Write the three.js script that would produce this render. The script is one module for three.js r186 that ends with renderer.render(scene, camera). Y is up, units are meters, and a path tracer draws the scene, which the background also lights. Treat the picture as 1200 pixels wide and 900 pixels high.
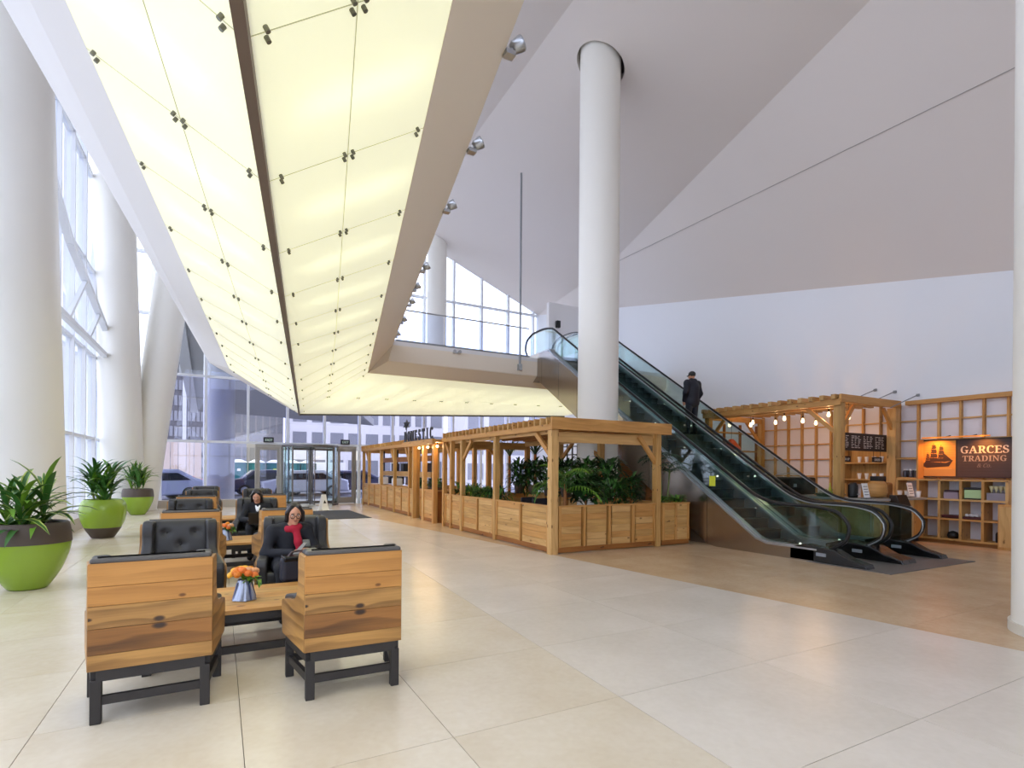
import * as THREE from 'three';
import { RoundedBoxGeometry } from 'three/addons/geometries/RoundedBoxGeometry.js';
import { mergeGeometries, mergeVertices, toCreasedNormals } from 'three/addons/utils/BufferGeometryUtils.js';
import { MarchingCubes } from 'three/addons/objects/MarchingCubes.js';
import { FontLoader } from 'three/addons/loaders/FontLoader.js';
import { TextGeometry } from 'three/addons/geometries/TextGeometry.js';
import { RectAreaLightUniformsLib } from 'three/addons/lights/RectAreaLightUniformsLib.js';

// ---------------------------------------------------------------- camera, sky, exposure
const scene = new THREE.Scene();
const renderer = new THREE.WebGLRenderer({ antialias: true });
renderer.toneMapping = THREE.LinearToneMapping;
renderer.shadowMap.enabled = true;
renderer.toneMappingExposure = 1.08;
RectAreaLightUniformsLib.init();
const FOCAL = 634, CX = 600, CY = 550.5, EYE = 1.6, YAW = 28.4, ROLL = 0.451;
const camera = new THREE.PerspectiveCamera(2 * Math.atan(450 / FOCAL) * 180 / Math.PI, 4 / 3, 0.05, 400);
camera.position.set(0, EYE, 0);
camera.quaternion.setFromAxisAngle(new THREE.Vector3(0, 1, 0), -YAW * Math.PI / 180)
  .multiply(new THREE.Quaternion().setFromAxisAngle(new THREE.Vector3(0, 0, 1), ROLL * Math.PI / 180));
camera.setViewOffset(1200, 900, 0, 450 - CY, 1200, 900);
camera.updateMatrixWorld();
scene.background = new THREE.Color().setRGB(0.96, 0.98, 1.03);
scene.backgroundIntensity = 3.0;

// ---------------------------------------------------------------- helpers
const V = (x, y, z) => new THREE.Vector3(x, y, z);
let seed = 7;
const rnd = () => { seed = (seed + 0x6D2B79F5) | 0; let t = Math.imul(seed ^ (seed >>> 15), 1 | seed); t = (t + Math.imul(t ^ (t >>> 7), 61 | t)) ^ t; return ((t ^ (t >>> 14)) >>> 0) / 4294967296; };
const rr = (a, b) => a + (b - a) * rnd();
function ray(px, py) { return V((px - CX) / FOCAL, -(py - CY) / FOCAL, -1).applyQuaternion(camera.quaternion); }
function atH(px, py, h) { const d = ray(px, py); return V(0, EYE, 0).addScaledVector(d, (h - EYE) / d.y); }
function onX(px, py, x) { const d = ray(px, py); return V(0, EYE, 0).addScaledVector(d, x / d.x); }
function onZ(px, py, z) { const d = ray(px, py); return V(0, EYE, 0).addScaledVector(d, z / d.z); }
function atT(px, py, t) { return V(0, EYE, 0).addScaledVector(ray(px, py), t); }

const taken = {};
function numbered(name) { const n = taken[name] = (taken[name] ?? -1) + 1; return n ? `${name}_${String(n).padStart(3, '0')}` : name; }
function thing(name, label, category, pos = [0, 0, 0], turn = 0, group) {
  const o = new THREE.Group(); o.name = numbered(name); scene.add(o);
  o.position.set(...pos); o.rotation.y = turn; o.userData = { label, category };
  if (group) o.userData.group = group;
  return o;
}
const prep = g => { let q = g.index ? g.toNonIndexed() : g; for (const k of Object.keys(q.attributes)) if (!['position', 'normal', 'uv'].includes(k)) q.deleteAttribute(k); if (!q.attributes.uv) q.setAttribute('uv', new THREE.BufferAttribute(new Float32Array(q.attributes.position.count * 2), 2)); if (!q.attributes.normal) q.computeVertexNormals(); return q; };
const merge = gs => gs.length === 1 ? gs[0] : mergeGeometries(gs.map(prep));
function obj(name, gs, mat, parent, label) {
  const m = new THREE.Mesh(merge(Array.isArray(gs) ? gs : [gs]), mat);
  m.castShadow = m.receiveShadow = true;
  if (parent) { m.name = name; parent.add(m); } else { m.name = numbered(name); scene.add(m); }
  if (label) m.userData.label = label;
  return m;
}
function tag(o, label, category, group) { o.userData.label = label; o.userData.category = category; if (group) o.userData.group = group; return o; }
function struct(name, gs, mat, label) { const m = obj(name, gs, mat, null); m.name = name; m.userData = { kind: 'structure', label, category: name.replace(/_.*/, '') }; return m; }
function structGroup(name, label) { const g = new THREE.Group(); g.name = name; g.userData = { kind: 'structure', label, category: name.replace(/_.*/, '') }; scene.add(g); return g; }
function copy(src, pos, turn, label) { const c = src.clone(); c.name = numbered(src.name.replace(/_\d{3}$/, '')); c.userData = { ...src.userData }; if (label) c.userData.label = label; c.position.set(...pos); c.rotation.set(0, turn, 0); scene.add(c); return c; }

// boxes whose uv run in metres, the grain along the longest side
function uvM(g, axis, scale = 1) {
  const p = g.attributes.position, n = g.attributes.normal, uv = new Float32Array(p.count * 2), ou = rnd() * 5, ov = rnd() * 5;
  g.computeBoundingBox(); const s = g.boundingBox.getSize(V(0, 0, 0)).toArray();
  const a = axis ?? s.indexOf(Math.max(...s));
  for (let i = 0; i < p.count; i++) {
    const P = [p.getX(i), p.getY(i), p.getZ(i)], N = [n.getX(i), n.getY(i), n.getZ(i)].map(Math.abs);
    let d = N.indexOf(Math.max(...N)), u = a, v;
    if (d === a) { u = (a + 1) % 3; v = (a + 2) % 3; } else v = 3 - a - d;
    uv[2 * i] = P[u] / scale + ou; uv[2 * i + 1] = P[v] / scale + ov;
  }
  g.setAttribute('uv', new THREE.BufferAttribute(uv, 2)); return g;
}
function box(w, h, d, x = 0, y = 0, z = 0, axis) { return uvM(new THREE.BoxGeometry(w, h, d), axis).translate(x, y, z); }
function rbox(w, h, d, r, x = 0, y = 0, z = 0, seg = 2, axis) { return uvM(new RoundedBoxGeometry(w, h, d, seg, Math.min(r, w / 2.01, h / 2.01, d / 2.01)), axis).translate(x, y, z); }
const boxAB = (x0, y0, z0, x1, y1, z1, axis) => box(Math.abs(x1 - x0), Math.abs(y1 - y0), Math.abs(z1 - z0), (x0 + x1) / 2, (y0 + y1) / 2, (z0 + z1) / 2, axis);
// a bar of section w x h from a to b; h is measured towards "up"
function bar(a, b, w, h, up = V(0, 1, 0)) {
  const d = b.clone().sub(a), L = d.length(); d.normalize();
  const x = new THREE.Vector3().crossVectors(up, d).normalize(), y = new THREE.Vector3().crossVectors(d, x);
  const g = uvM(new THREE.BoxGeometry(w, h, L), 2);
  return g.applyMatrix4(new THREE.Matrix4().makeBasis(x, y, d).setPosition(a.clone().add(b).multiplyScalar(0.5)));
}
function cyl(a, b, r0, r1 = r0, seg = 16, open = false) {
  const d = b.clone().sub(a), g = new THREE.CylinderGeometry(r1, r0, d.length(), seg, 1, open);
  return g.applyQuaternion(new THREE.Quaternion().setFromUnitVectors(V(0, 1, 0), d.clone().normalize())).translate(...a.clone().add(b).multiplyScalar(0.5).toArray());
}
function tube(pts, r, seg = 8, n = pts.length * 6, closed = false) { return new THREE.TubeGeometry(new THREE.CatmullRomCurve3(pts, closed, 'catmullrom', 0.35), n, r, seg, closed); }
function lathe(profile, seg = 40) { return new THREE.LatheGeometry(profile.map(p => new THREE.Vector2(...p)), seg); }
// a slab from a planar polygon (array of Vector3), thickened along a vector
function slab(pts, off) {
  const pos = [], n = pts.length, q = pts.map(p => p.clone().add(off)), tri = (a, b, c) => pos.push(...a.toArray(), ...b.toArray(), ...c.toArray());
  for (let i = 1; i < n - 1; i++) { tri(pts[0], pts[i], pts[i + 1]); tri(q[0], q[i + 1], q[i]); }
  for (let i = 0; i < n; i++) { const j = (i + 1) % n; tri(pts[i], q[i], q[j]); tri(pts[i], q[j], pts[j]); }
  const g = new THREE.BufferGeometry(); g.setAttribute('position', new THREE.Float32BufferAttribute(pos, 3)); g.computeVertexNormals();
  const uv = []; for (let i = 0; i < pos.length / 3; i++) { const nx = Math.abs(g.attributes.normal.getX(i)), nz = Math.abs(g.attributes.normal.getZ(i)), x = pos[3 * i], y = pos[3 * i + 1], z = pos[3 * i + 2]; uv.push(nx > 0.7 ? z : x, nx > 0.7 || nz > 0.7 ? y : z); }
  g.setAttribute('uv', new THREE.Float32BufferAttribute(uv, 2)); return g;
}
function extrude(shapePts, depth, bevel = 0, seg = 2, curveSeg = 8) {
  const sh = shapePts instanceof THREE.Shape ? shapePts : new THREE.Shape(shapePts.map(p => new THREE.Vector2(...p)));
  const g = new THREE.ExtrudeGeometry(sh, { depth, bevelEnabled: bevel > 0, bevelSize: bevel, bevelThickness: bevel, bevelSegments: seg, curveSegments: curveSeg });
  return g;
}
const lerpV = (a, b, t) => a.clone().lerp(b, t);

// ---------------------------------------------------------------- textures (matter only: grain, mottling, print)
function hash2(x, y, s) { let h = Math.imul(x, 374761393) ^ Math.imul(y, 668265263) ^ Math.imul(s, 2147483647); h = Math.imul(h ^ (h >>> 13), 1274126177); return ((h ^ (h >>> 16)) >>> 0) / 4294967296; }
function noiseP(x, y, px, py, s) { // value noise, periodic in px, py cells
  const xi = Math.floor(x), yi = Math.floor(y), fx = x - xi, fy = y - yi, w = (i, p) => ((i % p) + p) % p;
  const u = fx * fx * (3 - 2 * fx), v = fy * fy * (3 - 2 * fy), a = w(xi, px), b = w(xi + 1, px), c = w(yi, py), d = w(yi + 1, py);
  return (hash2(a, c, s) * (1 - u) + hash2(b, c, s) * u) * (1 - v) + (hash2(a, d, s) * (1 - u) + hash2(b, d, s) * u) * v;
}
function fbm(u, v, fu, fv, s, oct = 4) { let a = 0, k = 0.5; for (let i = 0; i < oct; i++) { a += k * noiseP(u * fu, v * fv, fu, fv, s + i * 17); fu *= 2; fv *= 2; k *= 0.5; } return a / (1 - Math.pow(0.5, oct)); }
function makeTex(n, f, srgb = true, m = n) {
  const d = new Uint8Array(n * m * 4);
  for (let j = 0; j < m; j++) for (let i = 0; i < n; i++) { const c = f(i / n, j / m), k = (j * n + i) * 4; for (let q = 0; q < 3; q++) d[k + q] = Math.max(0, Math.min(255, c[q] * 255)); d[k + 3] = 255; }
  const t = new THREE.DataTexture(d, n, m); t.wrapS = t.wrapT = THREE.RepeatWrapping; t.magFilter = t.minFilter = THREE.LinearFilter;
  if (srgb) t.colorSpace = THREE.SRGBColorSpace; t.needsUpdate = true; return t;
}
const mix3 = (a, b, t) => a.map((x, i) => x + (b[i] - x) * t), hex3 = h => [(h >> 16 & 255) / 255, (h >> 8 & 255) / 255, (h & 255) / 255];
function woodTex(s, light, dark, knot, rings, knots, streak = 0.35) { // flat sawn boards: long wandering growth lines that bow round knots
  const L = hex3(light), D = hex3(dark), K = hex3(knot), ks = [];
  for (let i = 0; i < knots; i++) ks.push([hash2(i, 1, s), hash2(i, 2, s), 0.008 + 0.012 * hash2(i, 3, s)]);
  return makeTex(512, (u, v) => {
    let w = v + 0.10 * (fbm(u, v, 2, 2, s + 5, 2) - 0.5) + 0.02 * (fbm(u, v, 8, 8, s + 6, 2) - 0.5), kd = 9;
    for (const [a, b, r] of ks) { let du = Math.abs(u - a), dv = v - b; du = Math.min(du, 1 - du); if (dv > 0.5) dv -= 1; if (dv < -0.5) dv += 1; const q = Math.hypot(du * 0.85, dv) / r; if (q < 12) { w += r * 2.2 * Math.exp(-q * q * 0.05); kd = Math.min(kd, q); } }
    const g = w * rings + 1.4 * fbm(u, v, 2, 4, s, 2), f = g - Math.floor(g), ring = Math.pow(f, 2.2) * (1 - Math.pow(f, 14)), fine = fbm(u, v, 8, 128, s + 9, 3), broad = fbm(u, w, 2, 6, s + 3, 3);
    let c = mix3(L, D, Math.max(0, Math.min(1, streak * ring * (0.35 + 0.9 * broad) + 0.3 * (fine - 0.5) + 0.7 * (broad - 0.5) + 0.15)));
    if (kd < 1.7) c = mix3(c, K, Math.max(0, Math.min(0.9, 1.7 - kd)));
    return c;
  });
}
const texPine = woodTex(11, 0xd6aa6c, 0xa67a40, 0x80592e, 8, 5, 0.42);
const texPine2 = woodTex(47, 0xcb9e5c, 0x976c36, 0x6e4b26, 9, 5, 0.45);
const texChair = woodTex(83, 0xc1904e, 0x704c22, 0x301d10, 7, 6, 0.8);
const texChair2 = woodTex(129, 0xaa7c44, 0x5f4220, 0x2c1c10, 6, 4, 0.9);
for (const t of [texPine, texPine2, texChair, texChair2]) t.repeat.set(0.8, 1.3);
const stoneTex = (s, a, b) => makeTex(512, (u, v) => { const f = fbm(u, v, 4, 4, s, 5), g = fbm(u, v, 64, 64, s + 40, 2); return mix3(hex3(a), hex3(b), Math.max(0, Math.min(1, 1.6 * (f - 0.2) * 0.7 + 0.35 * (g - 0.3)))); });
const texStone = stoneTex(5, 0xe3d8c3, 0xd2c2a6), texStoneW = stoneTex(25, 0xe6ddcf, 0xd6ccbb), texStoneT = stoneTex(65, 0xd8bf9c, 0xc0a079);
for (const t of [texStone, texStoneW, texStoneT]) t.repeat.set(0.45, 0.45);
const bumpLeather = makeTex(256, (u, v) => { const f = fbm(u, v, 40, 40, 3, 3); return [f, f, f]; }, false);
bumpLeather.repeat.set(4, 4);
const texBrush = makeTex(256, (u, v) => { const f = 0.5 + 0.5 * (fbm(u, v, 4, 128, 77, 2) - 0.5); return [f, f, f]; }, false);

// ---------------------------------------------------------------- materials
const std = (color, roughness = 0.6, metalness = 0, extra = {}) => new THREE.MeshStandardMaterial({ color, roughness, metalness, ...extra });
const M = {
  paint: std(0xe9e6e4, 0.75), ceil: std(0xe2dad4, 0.8), fascia: std(0xeee2cf, 0.7), wallp: std(0xe8e9ec, 0.8), column: std(0xeeebe2, 0.5),
  mullion: std(0xe6e9ee, 0.45), grey: std(0x8d8f92, 0.45, 0.3), steel: std(0xb9bcc0, 0.28, 0.9), darkSteel: std(0x57524d, 0.4, 0.6),
  stainless: new THREE.MeshStandardMaterial({ color: 0xa69c90, roughness: 0.22, metalness: 0.95, roughnessMap: null }),
  black: std(0x151515, 0.5), blackGloss: std(0x0e0e10, 0.25), frameBlack: std(0x2b2725, 0.5), rubber: std(0x0b0b0c, 0.42), mat: std(0x3d3d40, 0.95),
  leather: std(0x2e2d2d, 0.42, 0, { bumpMap: bumpLeather, bumpScale: 0.0012 }), leatherGrey: std(0x56524f, 0.5, 0, { bumpMap: bumpLeather, bumpScale: 0.001 }),
  pine: std(0xffffff, 0.55, 0, { map: texPine }), pine2: std(0xf3e2c8, 0.55, 0, { map: texPine }), pine3: std(0xffffff, 0.55, 0, { map: texPine2 }), pineDark: std(0xc9a57c, 0.6, 0, { map: texPine2 }),
  chairWood: std(0xffffff, 0.45, 0, { map: texChair }), chairWood2: std(0xf2e0c8, 0.45, 0, { map: texChair2 }), chairWood3: std(0xffe9cc, 0.45, 0, { map: texPine2 }),
  stone: std(0xffffff, 0.26, 0, { map: texStone }), stoneW: std(0xffffff, 0.26, 0, { map: texStoneW }), stoneT: std(0xffffff, 0.26, 0, { map: texStoneT }), joint: std(0xbdb2a2, 0.9),
  glass: new THREE.MeshPhysicalMaterial({ color: 0xf2f6ff, roughness: 0.0, transmission: 1, thickness: 0, ior: 1.45 }),
  glassBlue: new THREE.MeshPhysicalMaterial({ color: 0xe6e9fb, roughness: 0.0, transmission: 1, thickness: 0, ior: 1.45 }),
  glassGreen: new THREE.MeshPhysicalMaterial({ color: 0xe6f1f0, roughness: 0.0, transmission: 1, thickness: 0, ior: 1.5 }),
  potGreen: std(0x8dab38, 0.2), potBrown: std(0x4f4339, 0.55), soil: std(0x3b2c1f, 0.95),
  leaf: std(0x3a6a28, 0.45, 0, { side: THREE.DoubleSide }), leafLight: std(0x6d9a2c, 0.45, 0, { side: THREE.DoubleSide }), leafStripe: std(0xb4c260, 0.5, 0, { side: THREE.DoubleSide }), leafDark: std(0x1e3f1c, 0.5, 0, { side: THREE.DoubleSide }),
  white: std(0xf2f2f0, 0.5), skin: std(0xc89070, 0.5), coat: std(0x101116, 0.85), coatBlue: std(0x0f111b, 0.8), scarf: std(0xa3122c, 0.85), hair: std(0x1c1310, 0.45),
};

// light levels of the place and the free standing column
const GLOW = 0.44, TUBE = 12, AREA = 1.0, BULB = 0.75, PIC = 3.4;
const COL = { x: 8.55, z: -11.2, top: 12 };
const LAMPW = std(0xffffff, 0.4, 0, { emissive: 0xfff0d8, emissiveIntensity: 2 });

// ================================================================ THE SETTING
// ---- floor: a bed with stone slabs of three kinds, the bands meeting on slanted lines
const floor = structGroup('floor', 'polished stone floor of beige, white and tan slabs');
obj('floor_bed', boxAB(-4.4, -0.3, -25.6, 15.6, -0.034, 6.4), M.joint, floor);
const bnd1 = z => 2.34 - 0.0535 * z, bnd2 = z => 6.66 + 0.13 * z;
{
  const G = 0.0022, tile = (x0, x1, z0, z1, m) => { // x0, x1 functions of z
    const q = [V(x0(z0) + G, 0, z0 - G), V(x1(z0) - G, 0, z0 - G), V(x1(z1) - G, 0, z1 + G), V(x0(z1) + G, 0, z1 + G)];
    if (q[1].x - q[0].x < 0.03 && q[2].x - q[3].x < 0.03) return;
    if (q[1].x < q[0].x) q[1].x = q[0].x + 0.001; if (q[2].x < q[3].x) q[2].x = q[3].x + 0.001;
    const g = slab(q, V(0, -0.032, 0)); const uv = g.attributes.uv, ou = rnd() * 4, ov = rnd() * 4; for (let i = 0; i < uv.count; i++) uv.setXY(i, uv.getX(i) + ou, uv.getY(i) + ov);
    obj('stone_slab', g, m, floor);
  };
  const c = x => () => x, P = 1.175;
  const zs = []; for (let z = -3.0 + P * 4; z > -26; z -= P) zs.push(z);
  for (let i = 0; i < zs.length; i++) {
    const z0 = zs[i], z1 = Math.max(zs[i] - P, -25.5);
    const xs = [c(-4.2), c(-2.07), c(-0.97), c(0.13), c(1.24), bnd1];
    for (let k = 0; k < 5; k++) tile(xs[k], xs[k + 1], z0, z1, M.stone);
    const mid = z => Math.min(4.02, Math.max(bnd1(z), Math.min(4.02, bnd2(z)))), cap = z => Math.max(bnd1(z), bnd2(z));
    tile(bnd1, mid, z0, z1, M.stoneW); tile(mid, cap, z0, z1, M.stoneW);
    if (i % 2 === 0) { const z2 = Math.max(zs[i] - 2 * P, -25.5); const ts = [cap, c(8.0), c(10.3), c(12.6), c(15.4)]; for (let k = 0; k < 4; k++) tile(ts[k], ts[k + 1], z0, z2, M.stoneT); }
  }
  obj('stone_slab', boxAB(-4.2, -0.032, 1.7, 15.4, 0, 6.2), M.stone, floor);
}
// ---- ceiling and right wall: crystalline facets
const P5 = V(15.25, 10.05, -25.4), Q1 = V(4, 14.63, -25.4);
const P4 = atT(1020, 0, 10.6), S2 = V(13.93, 9.97, -17.66), S1 = V(7.39, 12.64, -17.86);
const J = atT(1183, 82, 9.8);
const P1 = V(15.2, 6.05, -5.26), P1b = V(15.2, 3.79, 6.2), P2 = V(15.2, 10.05, -25.4);
const ext = (a, b, k) => a.clone().addScaledVector(b.clone().sub(a), k);
const P4b = ext(S2, P4, 2.1), Jb = ext(S2, J, 1.8);
{
  const n1 = new THREE.Vector3().crossVectors(S2.clone().sub(S1), P4.clone().sub(S1)).normalize(); if (n1.y < 0) n1.negate();
  const onPlane = (px, py) => { const d = ray(px, py), t = S1.clone().sub(V(0, EYE, 0)).dot(n1) / d.dot(n1); return V(0, EYE, 0).addScaledVector(d, t); };
  const E = onPlane(672, 0), Eb = ext(S1, E, 3.6);
  const UPT = V(0, 0.25, 0);
  const ceiling = structGroup('ceiling', 'white faceted ceiling of large folded planes');
  // facet with the column's opening
  {
    const u = S2.clone().sub(S1).normalize(), w = new THREE.Vector3().crossVectors(n1, u), to2 = p => { const q = p.clone().sub(S1); return new THREE.Vector2(q.dot(u), q.dot(w)); };
    const sh = new THREE.Shape([S1, S2, P4, P4b, Eb].map(to2)), hole = new THREE.Path(), pts = [];
    for (let k = 0; k < 40; k++) { const a = -k / 40 * Math.PI * 2, x = COL.x + 0.61 * Math.cos(a), z = COL.z + 0.61 * Math.sin(a), y = S1.y - ((x - S1.x) * n1.x + (z - S1.z) * n1.z) / n1.y; pts.push(to2(V(x, y, z))); }
    hole.setFromPoints(pts); sh.holes.push(hole);
    const g = new THREE.ExtrudeGeometry(sh, { depth: 0.3, bevelEnabled: false });
    g.applyMatrix4(new THREE.Matrix4().makeBasis(u, w, n1).setPosition(S1));
    obj('facet', g, M.ceil, ceiling);
    COL.top = S1.y - ((COL.x - S1.x) * n1.x + (COL.z - S1.z) * n1.z) / n1.y;
    const c0 = V(COL.x, COL.top, COL.z), up = k => c0.clone().addScaledVector(n1, k);
    obj('cap', cyl(up(1.7), up(1.8), 1.4), M.ceil, ceiling); obj('collar', cyl(up(0.2), up(1.72), 1.0, 1.0, 40, true), M.ceil, ceiling);
  }
  obj('facet', slab([S1, S2, P5, Q1], UPT), M.ceil, ceiling);
  obj('facet', slab([S1, Eb, V(-4.3, 12.4, 6.4), V(-4.3, 12.4, -16)], UPT), M.ceil, ceiling);
  obj('facet', slab([S1, V(-4.3, 12.4, -16), V(-4.3, 14.6, -25.5), Q1], UPT), M.ceil, ceiling);
  obj('facet', slab([S2, Jb, P4b, P4], V(0.15, 0.25, 0)), M.ceil, ceiling);
  obj('facet', slab([S2, P2, P1], V(0.2, 0.2, 0)), M.ceil, ceiling); obj('facet', slab([S2, P1, J], V(0.2, 0.2, 0)), M.ceil, ceiling); obj('facet', slab([J, P1, P1b, Jb], V(0.2, 0.2, 0)), M.ceil, ceiling);
  obj('facet', slab([Jb, P1b, V(15.3, 14, 6.4), P4b], V(0, 0.1, 0.2)), M.ceil, ceiling);
  obj('seam', bar(S2.clone().add(V(-0.01, -0.01, 0)), Jb.clone().add(V(-0.01, -0.01, 0)), 0.012, 0.012), std(0xaaa39f, 0.8), ceiling);
  obj('facet', slab([S2, P5, P2], V(0.2, 0.2, 0)), M.ceil, ceiling);
}
struct('wall_right', [slab([V(15.2, -0.1, 6.4), V(15.2, 3.85, 6.4), V(15.2, 6.05, -5.26), V(15.2, 10.1, -25.5), V(15.2, -0.1, -25.5)], V(0.3, 0, 0))], M.wallp, 'plain white wall rising behind the kiosk and the escalators');
struct('wall_back', [boxAB(4.0, -0.1, 6.2, 15.4, 15, 6.5), boxAB(-4.3, 10.5, 6.2, 4.0, 15, 6.5), boxAB(-4.3, -0.1, 6.2, 4.0, 0.3, 6.5)], M.wallp, 'plain white wall closing the hall around its glazing');
{ const w = structGroup('window_3', 'curtain wall of white mullions closing the near end of the hall'); for (let i = 0; i <= 5; i++) obj('mullion', boxAB(-4.05 + i * 1.6, 0.3, 6.28, -3.95 + i * 1.6, 10.5, 6.45), M.mullion, w); for (const h of [0.3, 2.65, 5.3, 7.95, 10.5]) obj('transom', boxAB(-4, h - 0.05, 6.3, 4, h + 0.05, 6.42), M.mullion, w); for (let i = 0; i < 5; i++) for (const h of [0.3, 2.65, 5.3, 7.95]) obj('pane', boxAB(-3.95 + i * 1.6, h + 0.05, 6.355, -2.45 + i * 1.6, h + 2.5, 6.365), M.glass, w); }

// ---- curtain walls
const panesX = [], glassWall = structGroup('window_1', 'tall curtain wall of white mullions along the columns');
{
  const X = -3.72, hs = [0.3, 2.52, 5.25, 8.0, 11.03, 13.2], zs = []; for (let z = 6.2; z > -25.2; z -= 1.5) zs.push(z); zs.push(-25.3);
  for (let i = 0; i < zs.length; i++) obj('mullion', boxAB(X - 0.16, 0.28, zs[i] - 0.045, X + 0.1, 13.4, zs[i] + 0.045), M.mullion, glassWall);
  for (const h of hs) obj('transom', boxAB(X - 0.1, h - 0.045, 6.2, X + 0.06, h + 0.045, -25.3), M.mullion, glassWall);
  for (let i = 0; i + 1 < zs.length; i++) for (let k = 0; k < 5; k++) obj('pane', boxAB(X - 0.004, hs[k] + 0.045, zs[i] - 0.045, X + 0.004, hs[k + 1] - 0.045, zs[i + 1] + 0.045), M.glass, glassWall);
  // raking struts of the inner frame seen beside the first column
  const a = V(X + 0.35, 7.3, -17.4), b = V(X + 0.35, 6.1, -22.6);
  obj('raking_strut', [bar(a, b, 0.16, 0.16), bar(V(X + 0.35, 8.3, -15.4), a, 0.16, 0.16)], M.mullion, glassWall);
  obj('raking_strut', bar(V(X + 0.35, 6.9, -19.3), V(X + 0.35, 5.3, -17.2), 0.1, 0.1), M.mullion, glassWall);
  obj('raking_strut', bar(V(X + 0.35, 6.4, -21.2), V(X + 0.35, 5.3, -19.6), 0.1, 0.1), M.mullion, glassWall);
  obj('frame_rail', bar(V(X + 0.35, 5.3, -15), V(X + 0.35, 5.3, -23.2), 0.14, 0.14), M.mullion, glassWall);
  obj('frame_rail', bar(V(X + 0.35, 5.3, -23.2), V(X + 0.35, 0.3, -23.4), 0.12, 0.12), M.mullion, glassWall);
}
struct('baseboard_left', [boxAB(-3.95, 0, 6.2, -3.12, 0.3, -25.3)], std(0xb5aca2, 0.6), 'low stone sill along the foot of the curtain wall');
const ENDZ = -25.3, endWall = structGroup('window_2', 'end curtain wall of glass above and beside the entrance doors');
{
  const xs = [-3.72, -2.05]; for (let k = 0; k < 12; k++) xs.push(-0.5 + 1.54 * k); const hs = [0.0, 2.65, 5.3, 7.6, 9.98, 12.6, 15.0];
  for (const x of xs) obj('mullion', boxAB(x - 0.05, x > 1 && x < 5.5 ? 2.65 : 0, ENDZ - 0.14, x + 0.05, 15, ENDZ + 0.1), M.mullion, endWall);
  for (const h of hs.slice(1)) obj('transom', boxAB(-3.72, h - 0.05, ENDZ - 0.1, 15.2, h + 0.05, ENDZ + 0.06), M.mullion, endWall);
  for (let i = 0; i + 1 < xs.length; i++) for (let k = 0; k + 1 < hs.length; k++) {
    if (k === 0 && xs[i] > 1 && xs[i] < 5.4) continue;
    obj('pane', boxAB(xs[i] + 0.05, hs[k] + 0.05, ENDZ - 0.005, xs[i + 1] - 0.05, hs[k + 1] - 0.05, ENDZ + 0.005), k < 2 ? M.glassBlue : M.glass, endWall);
  }
}
struct('baseboard_far', [boxAB(-3.12, 0, -25.24, 1.05, 0.3, -24.7), boxAB(5.75, 0, -25.24, 15.2, 0.22, -25.0)], std(0xb5ab9c, 0.6), 'low stone sill along the foot of the end glazing');

// ---- doors
const doorMetal = std(0x9a9793, 0.4, 0.5);
function swingDoor(name, x0, x1, label, hingeLeft) {
  const d = structGroup(name, label), z = ENDZ + 0.02, w = 0.13;
  obj('door_frame', [boxAB(x0 - 0.06, 0, z - 0.08, x0, 2.6, z + 0.08), boxAB(x1, 0, z - 0.08, x1 + 0.06, 2.6, z + 0.08), boxAB(x0, 2.5, z - 0.08, x1, 2.6, z + 0.08)], doorMetal, d);
  obj('door_leaf', [boxAB(x0 + 0.01, 0.02, z - 0.03, x0 + w, 2.49, z + 0.03), boxAB(x1 - w, 0.02, z - 0.03, x1 - 0.01, 2.49, z + 0.03), boxAB(x0 + w, 2.36, z - 0.03, x1 - w, 2.49, z + 0.03), boxAB(x0 + w, 0.02, z - 0.03, x1 - w, 0.3, z + 0.03)], doorMetal, d);
  obj('pane', boxAB(x0 + w, 0.3, z - 0.004, x1 - w, 2.36, z + 0.004), M.glassBlue, d);
  const xh = hingeLeft ? x1 - w - 0.02 : x0 + w + 0.02;
  obj('handle', [cyl(V(xh, 0.85, z + 0.09), V(xh, 1.25, z + 0.09), 0.014), cyl(V(xh, 0.88, z), V(xh, 0.88, z + 0.09), 0.01), cyl(V(xh, 1.22, z), V(xh, 1.22, z + 0.09), 0.01)], M.steel, d);
}
swingDoor('door_1', 1.38, 2.3, 'grey framed glass swing door on the column side of the revolving door', true);
swingDoor('door_2', 4.68, 5.45, 'grey framed glass swing door on the pergola side of the revolving door', false);
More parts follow.
